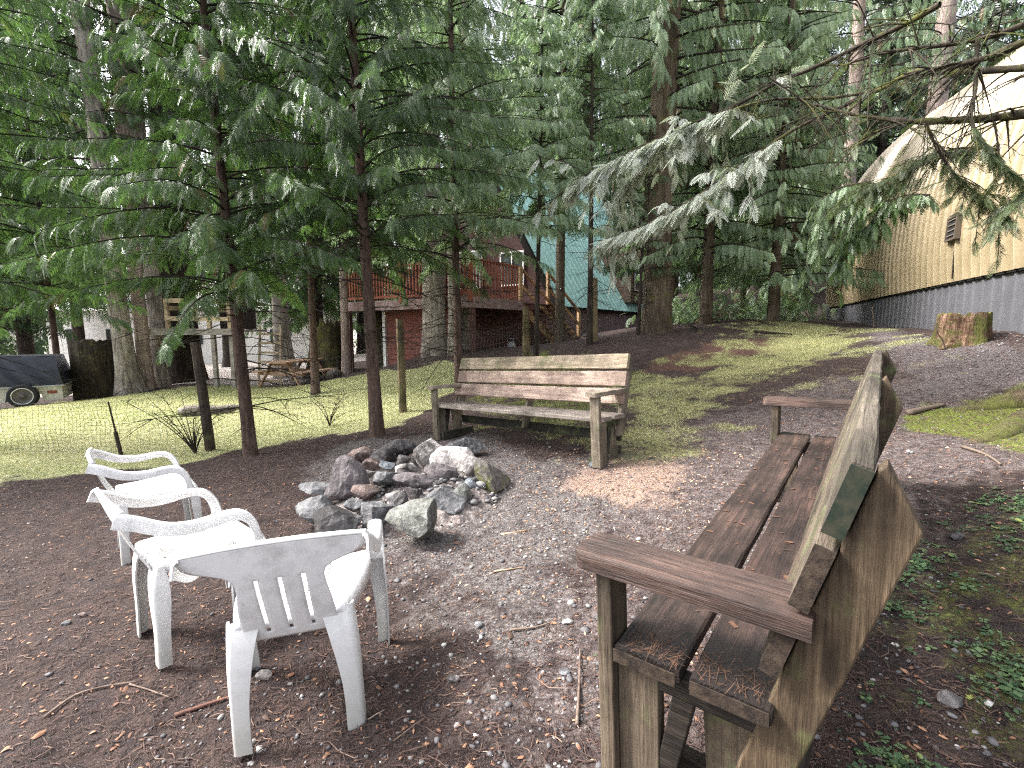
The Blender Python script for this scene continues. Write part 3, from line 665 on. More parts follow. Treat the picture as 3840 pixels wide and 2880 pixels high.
# ------------------------------------------------------------------ fire ring stones
def rockmat(name, c0, c1, c2, moss=0, ash=0, soot=0):
    m, nt, b, o = newmat(name); v = coords(nt, rnd=True)
    a = noise(nt, v, 4, 7, .65, .4); f = noise(nt, v, 22, 5, .7); c = ramp(nt, a, [(.35, c0), (.5, c1), (.66, c2)])
    c = mixc(nt, ramp(nt, f, [(.5, (0, 0, 0)), (.62, (.7, .7, .7))]), c, tuple(min(1, q * 1.3) for q in c2))
    c = mixc(nt, ramp(nt, noise(nt, v, 9, 5, .7), [(.30, (.8, .8, .8)), (.46, (0, 0, 0))]), c, tuple(q * .35 for q in c0))
    wv = nt.nodes.new('ShaderNodeTexWave'); wv.inputs['Scale'].default_value = 5; wv.inputs['Distortion'].default_value = 9; wv.inputs['Detail'].default_value = 4
    nt.links.new(v, wv.inputs['Vector']); c = mixc(nt, ramp(nt, wv.outputs[0], [(.82, (0, 0, 0)), (1, (.12, .12, .12))]), c, (.45, .43, .42))
    if ash: c = mixc(nt, ramp(nt, noise(nt, v, 3.5, 5, .7), [(.5 - ash * .2, (0, 0, 0)), (.62 - ash * .2, (.9, .9, .9))]), c, (.62, .57, .54))
    if soot: c = mixc(nt, ramp(nt, noise(nt, v, 2.5, 4, .6), [(.5, (0, 0, 0)), (.62, (.9, .9, .9))]), c, (.02, .018, .018))
    if moss: c = mixc(nt, ramp(nt, noise(nt, v, 6, 5, .7), [(.55 - moss * .2, (0, 0, 0)), (.66 - moss * .2, (.95, .95, .95))]), c, (.14, .15, .03))
    nt.links.new(c, b.inputs['Base Color']); b.inputs['Roughness'].default_value = .8; b.inputs['Specular IOR Level'].default_value = .3
    bump(nt, b, math_(nt, 'ADD', a, math_(nt, 'MULTIPLY', f, .5)), 1.0, .03); return m
RM = {'grey': rockmat('grey_stone', (0.030, 0.030, 0.033), (0.084, 0.084, 0.087), (0.167, 0.167, 0.171)), 'purple': rockmat('purple_stone', (0.021, 0.018, 0.020), (0.057, 0.049, 0.051), (0.122, 0.105, 0.108)),
      'red': rockmat('reddish_stone', (0.046, 0.032, 0.029), (0.114, 0.080, 0.070), (0.190, 0.144, 0.129)), 'white': rockmat('ash_stone', (0.046, 0.041, 0.040), (0.144, 0.131, 0.125), (0.319, 0.293, 0.277), ash=.12, soot=.6),
      'green': rockmat('greenish_stone', (0.042, 0.044, 0.040), (0.099, 0.103, 0.091), (0.182, 0.182, 0.167)), 'moss': rockmat('mossy_stone', (0.046, 0.038, 0.034), (0.106, 0.095, 0.084), (0.190, 0.167, 0.152), moss=.15),
      'dark': rockmat('sooty_stone', (0.019, 0.018, 0.019), (0.053, 0.049, 0.049), (0.122, 0.114, 0.114), soot=.5), 'blue': rockmat('bluish_stone', (0.053, 0.061, 0.068), (0.114, 0.129, 0.144), (0.198, 0.220, 0.236))}
import bmesh
def rock_mesh(dims, seed, sub=3, cuts=11):
    r = random.Random(seed); bm = bmesh.new(); bmesh.ops.create_icosphere(bm, subdivisions=sub, radius=1)
    planes = []
    for k in range(cuts):
        v = Vector((r.gauss(0, 1), r.gauss(0, 1), r.gauss(0, .8))).normalized(); planes.append((v, r.uniform(.45, .78)))
    off = Vector((r.uniform(0, 50), r.uniform(0, 50), r.uniform(0, 50)))
    from mathutils import noise as mn
    for v in bm.verts:
        p = v.co.copy()
        for nrm, d in planes:
            q = p.dot(nrm)
            if q > d: p -= nrm * (q - d) * .98
        p *= 1 + .12 * mn.noise(p * 1.3 + off) + .05 * mn.noise(p * 3.5 + off) + .03 * mn.noise(p * 9 + off)
        v.co = Vector((p.x * dims[0], p.y * dims[1], p.z * dims[2]))
    me = bpy.data.meshes.new('stone'); bm.to_mesh(me); bm.free()
    return me
Z2 = lambda x, y: (280 + .12055 * x, 413.3 + .12055 * y)
stones = [ # zoom x, y centre, w, h, elevation, material, roll, label
 (560, 560, 290, 350, .13, 'purple', .5, 'large purple-grey block leaning at the left of the fire ring'),
 (290, 795, 300, 220, .06, 'grey', .1, 'pale grey craggy stone at the far left front of the fire ring'),
 (465, 905, 340, 220, .06, 'dark', -.3, 'dark grey stone just behind the tip of the near chair arm'),
 (800, 820, 290, 260, .08, 'grey', .5, 'grey stone between the dark stone and the big greenish one'),
 (1130, 900, 330, 380, .11, 'green', .3, 'big greenish grey pointed stone at the front of the fire ring'),
 (1345, 730, 290, 260, .09, 'grey', -.7, 'smooth light grey slab leaning right of the big pointed stone'),
 (1735, 575, 250, 360, .11, 'moss', .1, 'upright mossy stone at the right end of the fire ring'),
 (1568, 600, 120, 130, .13, 'blue', .2, 'small blue-grey stone left of the mossy stone'),
 (1490, 690, 140, 190, .10, 'green', .6, 'small greenish stone below the small blue-grey one'),
 (660, 370, 160, 150, .20, 'red', .2, 'brownish stone on top at the back left of the pile'),
 (930, 300, 260, 170, .16, 'dark', -.4, 'dark pointed stone at the back of the pile'),
 (1215, 350, 220, 270, .20, 'white', .2, 'ash-white stone with a hole-like dark spot on top of the pile'),
 (1510, 280, 240, 140, .17, 'grey', .0, 'flat pale stone topmost at the back right of the pile'),
 (1460, 390, 300, 200, .18, 'white', .1, 'pinkish ash-covered stone below the flat pale top stone'),
 (890, 540, 210, 140, .20, 'grey', .1, 'light grey angular stone in the middle left of the pile'),
 (1085, 570, 260, 120, .19, 'purple', .1, 'flat purple-brown slab in the centre of the pile'),
 (1330, 500, 180, 160, .20, 'purple', .3, 'brown-grey stone right of the central slab'),
 (740, 640, 180, 110, .15, 'red', .3, 'reddish stone right of the large purple-grey block'),
 (875, 430, 110, 80, .19, 'blue', .1, 'little blue-grey chip stone in the ash'),
 (1110, 670, 160, 120, .14, 'purple', .4, 'small purple stone above the big pointed stone'),
 (1010, 400, 100, 110, .20, 'dark', .3, 'sooty black stone in the middle of the ash'),
 (1555, 470, 190, 170, .16, 'white', -.2, 'white and black burnt stone behind the mossy stone'),
 (985, 800, 120, 260, .08, 'dark', .5, 'thin dark slab wedged beside the big pointed stone'),
 (625, 770, 120, 100, .09, 'grey', .2, 'small grey stone under the large purple-grey block'),
 (1260, 770, 120, 100, .08, 'purple', .1, 'small dark stone between the pointed stone and the slab'),
 (1890, 690, 70, 70, .02, 'white', .1, 'small white stone to the right of the mossy stone'),
 (300, 625, 250, 70, .02, 'grey', .0, 'low flat stone half buried at the left of the ring'),
 (780, 430, 120, 90, .18, 'red', .2, 'orange-brown stone fragment near the back left'),
 (1240, 590, 160, 90, .16, 'dark', .1, 'dark stone under the brown-grey one'),
 (1650, 700, 120, 110, .05, 'dark', .1, 'small sooty stone at the foot of the mossy stone'),
 (1060, 470, 200, 110, .17, 'white', .1, 'low ash-white stone in the middle of the pit'),
 (700, 510, 130, 110, .15, 'white', .2, 'ash-white lump between the red and grey stones'),
]
for i, (zx, zy, zw, zh, e, mt, rl, lab) in enumerate(stones):
    px, py = Z2(zx, zy); den = (py - 384) / F * cp_ + sp_
    zc = (1.4 - .065 - e) / den
    p = W(px, py, zc); sx = zw * .12055 / F * zc / 2 * 1.62; sz = zh * .12055 / F * zc / 2 * 1.26
    sy = (sx + sz) / 2 * random.uniform(.8, 1.1)
    me = rock_mesh((sx, sy, sz), 100 + i); o = link('stone', me, RM[mt]); o.location = p; o.rotation_euler = (random.uniform(-.15, .15), rl * .5, random.uniform(-.3, .3))
    tag(o, lab, 'stone', 'stones of the fire ring')
# core of the pit: mound of ash and small rubble, so stacked stones rest on something
pc = W(*Z2(1060, 560), 3.45)
n = 44; gxx = np.linspace(-1, 1, n); U, Vv = np.meshgrid(gxx, gxx); rr = np.hypot(U, Vv)
mx = pc.x + U * .72; my = 3.50 + Vv * .52
mz = G0(mx, my) - .03 + .20 * np.clip(1 - rr ** 2, -.2, 1) ** 1 + vnoise(mx * 14, my * 14, 51) * .018 + vnoise(mx * 40, my * 40, 52) * .008
idn = np.arange(n * n).reshape(n, n); T = np.stack([idn[:-1, :-1].ravel(), idn[:-1, 1:].ravel(), idn[1:, 1:].ravel(), idn[1:, :-1].ravel()], 1)
M['ash'] = rockmat('ash_and_dirt', (.05, .042, .04), (.14, .115, .105), (.32, .28, .26), ash=.0)
tag(link('ash_mound', npmesh('ash_mound', np.stack([mx.ravel(), my.ravel(), mz.ravel()], 1), T, smooth=True), M['ash']), 'heap of pale ash and dirt filling the stone fire ring', 'ash', kind='stuff')
nn = 420; aa = rng.uniform(0, 2 * PI, nn); r_ = np.sqrt(rng.uniform(0, 1, nn)) * .95; x = pc.x + r_ * np.cos(aa) * .72; y = 3.5 + r_ * np.sin(aa) * .52
zz = .20 * (1 - r_ ** 2) - .02
o = pebbles('rubble', x, y, rng.gamma(2.2, .006, nn) + .004, rng.beta(1.4, 1.6, nn), M['pebble'])
co = np.empty(len(o.data.vertices) * 3, np.float32); o.data.vertices.foreach_get('co', co); co = co.reshape(-1, 3); co[:, 2] += np.repeat(zz, 12); o.data.vertices.foreach_set('co', co.ravel())
tag(o, 'small stone chips and cinders among the fire ring stones', 'rubble', kind='stuff')
# sticks and splinters that can be told apart
def ghit(px, py, dz=0.0):
    x, y = hit(px, py); return Vector((x, y, g(x, y) + dz))
M['splinter'] = wood('split_wood', (.35, .22, .13), (.55, .38, .24), (.68, .52, .36), 'x', .8)
M['stick'] = plain('dry_stick', (.20, .15, .12), .8, .2, .5, 30, (.09, .062, .05))
M['char'] = plain('charcoal', (.012, .012, .012), .7, .3, .5, 40, (.05, .045, .045))
def stick(name, label, cat, pts, r, mat, lift=.008, n=5):
    P = [ghit(a, b, lift) for a, b in pts]; P = catmull(P, 4) if len(P) > 2 else P
    m = len(P); mb = MB().tube(P, [r * (1 - .5 * k / (m - 1)) for k in range(m)], n)
    return tag(mb.build(name, mat, smooth=True), label, cat)
stick('twig', 'long curved pale twig on the dirt in the lower left corner', 'twig', [(45, 722), (75, 703), (105, 693), (138, 685)], .006, M['stick'])
stick('twig', 'forked thin twig right of the long curved one', 'twig', [(130, 688), (150, 693), (172, 700)], .004, M['stick'])
stick('bark_strip', 'reddish bark strip lying left of the nearest chair leg', 'bark strip', [(175, 716), (205, 708), (234, 700)], .009, wood('red_bark_strip', (.12, .05, .035), (.22, .10, .07), (.30, .16, .11), 'x'))
stick('twig', 'straight pale stick standing out beside the near bench post', 'twig', [(577, 725), (579, 690), (580, 652)], .006, M['stick'])
stick('twig', 'dark knobbed twig in the dirt between chair and bench', 'twig', [(510, 634), (535, 630), (552, 625)], .006, M['twig_pale'])
stick('wood_splinter', 'long pale splinter right of the fire ring', 'wood splinter', [(501, 536), (531, 530)], .008, M['splinter'])
stick('wood_splinter', 'short tan splinter in the dirt before the big pointed stone', 'wood splinter', [(494, 574), (526, 571)], .005, M['splinter'])
stick('wood_splinter', 'reddish splinter leaning against the fire ring below the mossy stone', 'wood splinter', [(469, 505), (478, 516)], .010, M['splinter'], .01)
stick('twig', 'thin white forked twig at the chair side of the fire ring', 'twig', [(358, 526), (364, 534), (370, 541)], .006, plain('white_twig', (.62, .58, .52), .8))
stick('branch', 'dark crooked dead branch lying on the slope above the far bench', 'branch', [(676, 318), (690, 326), (697, 330)], .03, M['twig'], .03)
stick('board', 'weathered flat board lying in the grass of the slope', 'board', [(754, 333), (792, 335)], .04, M['bark_dark'], .01)
stick('branch', 'pale grey fallen branch beside the mossy tree root', 'branch', [(908, 415), (925, 411), (944, 407)], .035, M['twig_pale'], .02)
stick('branch', 'short pale stick lying in the dirt right of the near bench back', 'branch', [(962, 447), (985, 455), (1000, 468)], .012, M['twig_pale'], .01)
for (a, b, r, lab, mt) in [(83, 620, .018, 'small brown wood chunk in the dirt left of the chairs', 'red'), (66, 689 - 62, .02, 'grey pebble-like stone left of the middle chair foot', 'grey'), (264, 681, .028, 'pale stone between the legs of the nearest chair', 'white'), (453, 677 + 4, .022, 'white elongated pebble in the centre foreground', 'white'), (595, 466, .05, 'pale broken rock at the foot of the far bench post', 'blue'), (478, 630 - 4, .02, 'grey angular pebble in the centre foreground', 'grey'), (567, 625, .02, 'white pebble left of the near bench arm', 'white'), (565, 673, .018, 'dark grey pebble left of the near bench post', 'grey'), (1018 - 70, 700, .03, 'dark stone among the ground cover on the right', 'dark'), (956, 538, .03, 'dark brown lump of wood right of the near bench', 'dark')]:
    p = ghit(a, b); o = link('stone', rock_mesh((r * 1.2, r, r * .7), int(a * 7), 2, 4), RM[mt]); o.location = p + Vector((0, 0, r * .3)); tag(o, lab, 'stone')
# needle clumps on the near bench seat
mb = MB(); m4 = Matrix.LocRotScale(b1.location, b1.rotation_euler, None)
for k in range(150):
    p = Vector((2.365 - abs(random.gauss(0, .05)) - .01, random.choice([random.uniform(.02, .15), random.uniform(.19, .33)]), .421)); a = random.uniform(0, 6.28); l = random.uniform(.008, .025); w = .0006
    d = Vector((math.cos(a), math.sin(a), random.uniform(0, .25))) * l; s_ = Vector((-math.sin(a), math.cos(a), 0)) * w
    mb.add([m4 @ (p - d - s_), m4 @ (p - d + s_), m4 @ (p + d + s_ + Vector((0, 0, .002))), m4 @ (p + d - s_ + Vector((0, 0, .002)))], [(0, 1, 2, 3)])
for k in range(110):
    p = Vector((random.uniform(.1, 2.3), random.choice([random.uniform(.0, .15), random.uniform(.19, .33)]), .421)); a = random.uniform(0, 6.28); l = random.uniform(.004, .014); w = l * random.choice([.12, .5])
    d = Vector((math.cos(a), math.sin(a), 0)) * l; s_ = Vector((-math.sin(a), math.cos(a), 0)) * w
    mb.add([m4 @ (p - d - s_), m4 @ (p - d + s_), m4 @ (p + d + s_ + Vector((0, 0, .001))), m4 @ (p + d - s_ + Vector((0, 0, .001)))], [(0, 1, 2, 3)])
tag(mb.build('needle_clump', plain('bench_needles', (.13, .07, .045), .8, .2, .6, 50, (.04, .024, .016)), recalc=False), 'reddish needles caught on the near end of the dark bench seat', 'needles', kind='stuff')

# ------------------------------------------------------------------ wire fence
M['post_wood'] = wood('fence_post_wood', (.10, .075, .04), (.20, .155, .085), (.30, .24, .14), 'z', .8, .3)
M['post_dark'] = wood('dark_post_wood', (.04, .028, .022), (.09, .065, .05), (.15, .115, .09), 'z', .8, .1)
M['rust'] = plain('rusty_metal', (.05, .032, .026), .8, .3, .6, 30, (.02, .015, .013))
M['wire'] = plain('fence_wire', (.07, .065, .06), .6, .4)
fence = thing('wire_fence', 'sagging wire mesh fence on rough wooden posts between the benches and the lawn', 'fence', tuple(ghit(403, 412)))
fo = Vector(fence.location)
def gp(px, py, zc):
    w = W(px, py, zc); return Vector((w.x, w.y, g(w.x, w.y)))
posts = [(211, 451, 6.7, 1.53, .068, 'post_dark'), (403, 412, 8.0, 1.56, .065, 'post_wood'), (526, 384, 9.6, 1.52, .075, 'post_wood'), (594.5, 341, 11.6, 1.5, .08, 'post_wood')]
PP = []
for px, py, zc, h, r, mt in posts:
    b = gp(px, py, zc); PP.append((b, h))
    top = b + Vector((random.uniform(-.03, .03), 0, h))
    if mt == 'post_dark': top = b + Vector((-.10, 0, h))
    mb = MB().tube([b - Vector((0, 0, .1)) - fo, b.lerp(top, .5) - fo, top - fo], [r, r * .98, r * .93], 9)
    mb.build('post', M[mt], fence, smooth=False)
tb = gp(121, 453, 6.2); tt = tb + Vector((-.10, 0, .72))
MB().tube([tb - fo, tb.lerp(tt, .45) - fo], [.024, .022], 6).tube([tb.lerp(tt, .45) - fo, tt - fo], [.012, .010], 5).build('metal_stake', M['rust'], fence)
l1 = gp(-150, 470, 6.4); l2 = gp(-330, 480, 6.6)
chain = [(l2, .62), (l1, .66), (tb, .70), (PP[0][0], .95), (PP[1][0], 1.22), (PP[2][0], 1.22), (PP[3][0], 1.2)]
mb = MB(); wr = .0016
tot = []; top0 = []; bot0 = []
for (a, ha), (b, hb) in zip(chain[:-1], chain[1:]):
    n = max(2, int((b - a).xy.length / .062))
    for k in range(n):
        q = k / n; p = a.lerp(b, q); h = ha + (hb - ha) * q - .06 * math.sin(q * PI) + random.uniform(-.008, .008)
        off = .05 * math.sin(q * PI * 3) + .03 * math.sin(q * 19)
        z = g(p.x, p.y); tot.append((Vector((p.x + off * .3, p.y + off, z + .02)), h))
def ribbon(a, b, r):
    d = (b - a); u = Vector((0, 1, 0)) if abs(d.y) < abs(d.x) + abs(d.z) else Vector((1, 0, 0)); s1 = d.cross(u).normalized() * r; s2 = d.cross(s1).normalized() * r
    vs = [a + s1, a - s1 * .5 + s2 * .87, a - s1 * .5 - s2 * .87, b + s1, b - s1 * .5 + s2 * .87, b - s1 * .5 - s2 * .87]
    mb.add([v - fo for v in vs], [(0, 1, 4, 3), (1, 2, 5, 4), (2, 0, 3, 5)])
hor = 13
for i, (p, h) in enumerate(tot):
    bow = [Vector((.012 * math.sin(i * .3 + k), .02 * math.sin(k * .8 + i * .21), 0)) for k in range(hor + 1)]
    col = [p + Vector((0, 0, h * k / hor)) + bow[k] for k in range(hor + 1)]
    for k in range(0, hor, 2): ribbon(col[k], col[min(k + 2, hor)], wr)
    if i:
        for k in range(hor + 1): ribbon(prev[k], col[k], wr * (1.25 if k in (0, hor) else 1))
    prev = col
mb.build('wire_mesh', M['wire'], fence, recalc=False)

# ------------------------------------------------------------------ bark helpers
def trunk_mesh(pts, rad, n=20, flute=.06, seed=0, flare=None):
    """tapered trunk with irregular, fluted section; flare = (height, amount, lobes)"""
    r_ = random.Random(seed); ph = [r_.uniform(0, 6.28) for _ in range(6)]; mb = MB(); P = [Vector(p) for p in pts]; m = len(P); z0 = P[0].z; vs = []; fs = []
    for i, p in enumerate(P):
        h = p.z - z0
        for k in range(n):
            a = 2 * PI * k / n; q = 1 + flute * (.5 * math.sin(3 * a + ph[0] + h * .15) + .5 * math.sin(5 * a + ph[1] - h * .2) + .35 * math.sin(9 * a + ph[2])) + .02 * math.sin(h * 3 + a * 2)
            if flare:
                e = math.exp(-max(0, h) / flare[0]); q += flare[1] * e * (1 + .55 * math.sin(flare[2] * a + ph[3]) + .25 * math.sin((flare[2] + 3) * a + ph[4]))
            vs.append(p + Vector((math.cos(a), math.sin(a), 0)) * rad[i] * q)
    for i in range(m - 1):
        for k in range(n): fs.append((i*n + k, i*n + (k+1) % n, (i+1)*n + (k+1) % n, (i+1)*n + k))
    fs.append(tuple((m-1)*n + k for k in range(n))); mb.add(vs, fs); return mb

# ------------------------------------------------------------------ foliage machinery
def spray_tpl(n=11, teeth=0, wd=.040, ang=48, droop=.28, side=.44):
    V = []; T = []
    z = lambda x, l=0: -droop * x * x - .40 * l * l
    def q(a, b, c, d): i = len(V); V.extend([a, b, c, d]); T.extend([(i, i+1, i+2), (i, i+2, i+3)])
    for i in range(3):
        a, b = i / 3, (i + 1) / 3; w0, w1 = .014 * (1 - a), .014 * (1 - b); q((a, -w0, z(a)), (a, w0, z(a)), (b, w1, z(b)), (b, -w1, z(b)))
    for i in range(n):
        x = .05 + .93 * i / n; l = side * (1 - x) ** .62 * min(1, .55 + x * 2.2) * (1 + .18 * math.sin(i * 2.7))
        for sg in (-1, 1):
            xx = x + (.03 if sg > 0 else 0); an = math.radians(ang - 12 * x); dx, dy = math.cos(an), math.sin(an) * sg; nx_, ny_ = -dy, dx
            P = lambda s, w: (xx + dx * l * s + nx_ * w, dy * l * s + ny_ * w, z(xx + dx * l * s, l * s))
            q(P(0, 0), P(.45, wd * .5), P(1, 0), P(.45, -wd * .5))
            if teeth:
                for s2 in (-1, 1):
                    i0 = len(V); V.extend([P(.35, 0), P(.62, wd * 1.5 * s2), P(.55, 0)]); T.append((i0, i0 + 1, i0 + 2))
    return np.array(V, float), np.array(T, int)
TPL = {'hi': spray_tpl(9, 0, .060, 44, .45, .42), 'mid': spray_tpl(7, 0, .085, 42, .42, .42), 'lo': spray_tpl(5, 0, .13, 45, .35, .45), 'hang': spray_tpl(8, 0, .070, 34, .14, .36), 'needle': spray_tpl(11, 0, .045, 50, .12, .38)}
def sprays_mesh(name, SP, tpl):
    """SP: array rows = origin3, dir3, up3, len, widthscale, tint"""
    SP = np.array(SP, float); V, T = TPL[tpl]; o = SP[:, 0:3]; d = SP[:, 3:6]; d /= np.linalg.norm(d, axis=1)[:, None] + 1e-9
    u = SP[:, 6:9]; s = np.cross(u, d); s /= np.linalg.norm(s, axis=1)[:, None] + 1e-9; u = np.cross(d, s); L = SP[:, 9]
    out = o[:, None] + (d * L[:, None])[:, None] * V[None, :, 0:1] + (s * (L * SP[:, 10])[:, None])[:, None] * V[None, :, 1:2] + (u * L[:, None])[:, None] * V[None, :, 2:3]
    Tn = (T[None] + (np.arange(len(SP)) * len(V))[:, None, None]).reshape(-1, 3)
    return npmesh(name, out.reshape(-1, 3), Tn, np.repeat(SP[:, 11], len(V)))
def rows_for_branch(rnd, P0, az, L, e0, drop, step, sl, elev, rows, limbs, r0, mode='cedar', tint=.5, bare=.15, tpl_w=1.0, rollv=.35):
    ca, sa = math.cos(az), math.sin(az); pts = []; m = 7
    sidew = rnd.uniform(-.12, .12)
    for k in range(m + 1):
        s = k / m; h = L * s; lat = sidew * L * s * s
        pts.append(Vector((P0.x + ca * h - sa * lat, P0.y + sa * h + ca * lat, P0.z + L * (e0 * s - drop * s * s + drop * .35 * s ** 3))))
    limbs.append((pts, r0))
    n = max(2, int(L / step)); 
    for i in range(n):
        s = bare + (1 - bare) * (i + rnd.random()) / n; k = min(m - 1, int(s * m)); f = s * m - k; p = pts[k].lerp(pts[k + 1], f); dr = (pts[k + 1] - pts[k]).normalized()
        hz = math.atan2(dr.y, dr.x); sg = 1 if i % 2 else -1; a = hz + sg * rnd.uniform(.35, 1.15) * (1.1 - .6 * s)
        el = math.asin(max(-1, min(1, dr.z))) * .5 + elev + rnd.gauss(0, .18)
        l = sl * rnd.uniform(.65, 1.2) * (1.15 - .5 * s) ; d = (math.cos(a) * math.cos(el), math.sin(a) * math.cos(el), math.sin(el))
        ro = rnd.gauss(0, rollv); up = (-math.sin(a) * math.sin(ro) + .02, math.cos(a) * math.sin(ro), math.cos(ro)) if abs(el) < 1.0 else (math.cos(a) + rnd.gauss(0, .5), math.sin(a) + rnd.gauss(0, .5), .5)
        rows.append((p.x, p.y, p.z, *d, *up, l, tpl_w, min(.92, max(0, tint + rnd.gauss(0, .2))) if rnd.random() > .018 else .98))
    p = pts[-1]; dr = (pts[-1] - pts[-2]).normalized()
    for sg in (-.3, 0, .3):
        a = math.atan2(dr.y, dr.x) + sg; rows.append((p.x, p.y, p.z, math.cos(a), math.sin(a), elev - rnd.uniform(0, .5), rnd.gauss(0, .4), rnd.gauss(0, .4), 1, sl * rnd.uniform(.45, .75), tpl_w, min(.92, tint + .15)))
def crown_rows(rnd, trunk, z0, z1, nb, Lf, step, sl, e0=.15, drop=.35, elev=-.45, r0=.02, tint=.5, bare=.18, az=None, tw=1.0, roll=.35):
    rows = []; limbs = []
    for i in range(nb):
        q = (i + rnd.random()) / nb; z = z0 + (z1 - z0) * q ** .9; a = rnd.uniform(0, 2 * PI) if az is None else rnd.uniform(*az)
        L = Lf(q) * rnd.uniform(.7, 1.15); rows_for_branch(rnd, trunk(z), a, L, e0 + rnd.gauss(0, .08), drop * rnd.uniform(.7, 1.3), step, sl, elev, rows, limbs, r0 * (.5 + .5 * L / Lf(0)), tint=tint, bare=bare, tpl_w=tw, rollv=roll)
    return rows, limbs
def limbs_mesh(limbs, n=4, every=1):
    mb = MB()
    for pts, r0 in limbs:
        m = len(pts); mb.tube(pts[::every] if (m - 1) % every == 0 else pts, [r0 * (1 - .85 * k / (m - 1)) for k in range(m)][::every] if (m - 1) % every == 0 else r0, n, cap=False)
    return mb
def dead_limbs(rnd, trunk, z0, z1, nb, Lr=(.5, 1.4), r=.009, side=None):
    out = []
    for i in range(nb):
        z = rnd.uniform(z0, z1); a = rnd.uniform(0, 2 * PI) if side is None else side + rnd.gauss(0, .7); L = rnd.uniform(*Lr); P0 = trunk(z); pts = []
        k0 = rnd.uniform(-.15, .25); dr = rnd.uniform(.1, .6); up = rnd.uniform(0, .5); w = rnd.uniform(-.35, .35); m = 8
        for k in range(m + 1):
            s = k / m; pts.append(P0 + Vector((math.cos(a + w * s) * L * s, math.sin(a + w * s) * L * s, L * (k0 * s - dr * s * s + up * .8 * s ** 3) + rnd.uniform(-.008, .008))))
        out.append((pts, r * rnd.uniform(.7, 1.3)))
        for j in range(rnd.randint(2, 5)):
            s = rnd.uniform(.25, .9); k = int(s * m); q = pts[k]; a2 = a + rnd.choice((-1, 1)) * rnd.uniform(.4, 1.1); l2 = L * rnd.uniform(.15, .4); d2 = rnd.uniform(-.5, .2)
            out.append(([q + Vector((math.cos(a2) * l2 * t, math.sin(a2) * l2 * t, l2 * (d2 * t - .25 * t * t))) for t in (0, .33, .66, 1)], r * .5))
    return out
def make_tree(name, label, cat, base, H, r, leaf, barkm, crown=None, tpl='mid', lean=(0, 0), dead=None, group=None, flare=(.35, .35, 4), seed=0, tn=12, twig='twig', rtop=.25, seg=10, flute=.05):
    rnd = random.Random(seed + 1000); b = Vector(base); root = thing(name, label, cat, tuple(b), (0, 0, rnd.uniform(-.05, .05) * 0), group)
    wob = rnd.uniform(0, 6)
    def trunk(z):
        q = z / H; return Vector((lean[0] * q + .03 * r * 3 * math.sin(z * .6 + wob), lean[1] * q + .03 * r * 3 * math.cos(z * .5 + wob), z))
    zs = [-.25, 0, .08, .2, .4, .7, 1.1] + list(np.linspace(1.6, H, seg)); P = [trunk(z) if z >= 0 else Vector((0, 0, z)) for z in zs]
    R = [r * (1 - (1 - rtop) * max(0, z) / H) for z in zs]
    trunk_mesh(P, R, tn, flute, seed, flare).build('trunk', M[barkm], root, smooth=True)
    if crown:
        rows, limbs = crown_rows(rnd, trunk, **crown)
        link('crown', sprays_mesh('crown', rows, tpl), M[leaf], root)
        limbs_mesh(limbs).build('branches', M[twig], root, recalc=False)
    if dead: limbs_mesh(dead_limbs(rnd, trunk, *dead)).build('dead_branches', M[twig], root, recalc=False)
    return root

# young cedars in the row by the fence
YC = 'young cedars growing along the wire fence'
def base_at(px, py, zc): w = W(px, py, zc); return (w.x, w.y, g(w.x, w.y))
ycr = lambda z0, z1, nb, L, sl=.27, tint=.5, **k: dict(z0=z0, z1=z1, nb=nb, Lf=lambda q: L * (1.05 - .75 * q), step=.042, sl=sl, e0=.42, drop=.75, elev=-.62, roll=.7, r0=.016, tint=tint, **k)
make_tree('cedar_tree', 'young cedar with a thin dark trunk just right of the dark fence post', 'tree', base_at(250, 456, 6.0), 8.0, .078, 'cedar', 'bark_red', ycr(1.85, 7.8, 150, 2.0), 'hi', (-.45, .3), (.6, 3.0, 42, (.6, 1.6), .009), YC, seed=1)
make_tree('cedar_tree', 'young cedar whose straight trunk stands left of the tan fence post', 'tree', base_at(377, 435, 6.2), 9.0, .085, 'cedar', 'bark_red', ycr(2.4, 8.6, 155, 2.1), 'hi', (-.32, .3), (1.2, 3.2, 44, (.6, 1.6), .009), YC, seed=2)
make_tree('cedar_tree', 'young cedar rising right behind the left end of the far bench', 'tree', base_at(459, 396, 7.9), 9.0, .075, 'cedar_pale', 'bark_red', ycr(2.4, 8.6, 165, 2.1, tint=.55), 'hi', (-.1, .2), (.9, 3.2, 46, (.6, 1.6), .010), YC, seed=3)
make_tree('cedar_tree', 'slim young cedar behind the middle of the far bench', 'tree', base_at(535.5, 379, 9.3), 7.0, .055, 'cedar_pale', 'bark_dark', ycr(2.9, 6.8, 105, 1.35, tint=.5), 'mid', (.1, .1), (1.0, 3.0, 22, (.4, 1.3), .008), YC, seed=4)
make_tree('cedar_tree', 'thin dead-branched young cedar in front of the teal house roof', 'tree', base_at(590, 342, 11.3), 8.5, .07, 'cedar_pale', 'bark_dark', ycr(4.7, 8.2, 80, 1.5, tint=.5), 'mid', (-.1, 0), (.9, 4.0, 44, (.4, 1.6), .009), YC, seed=5)
make_tree('cedar_tree', 'small thin conifer left of the wide trunk near the brown skirting', 'tree', base_at(638, 334, 12.2), 5.0, .05, 'cedar_pale', 'bark_dark', ycr(1.6, 4.8, 30, 1.1, tint=.3), 'mid', (.1, 0), (.6, 2.4, 14, (.3, .9), .008), YC, seed=6)
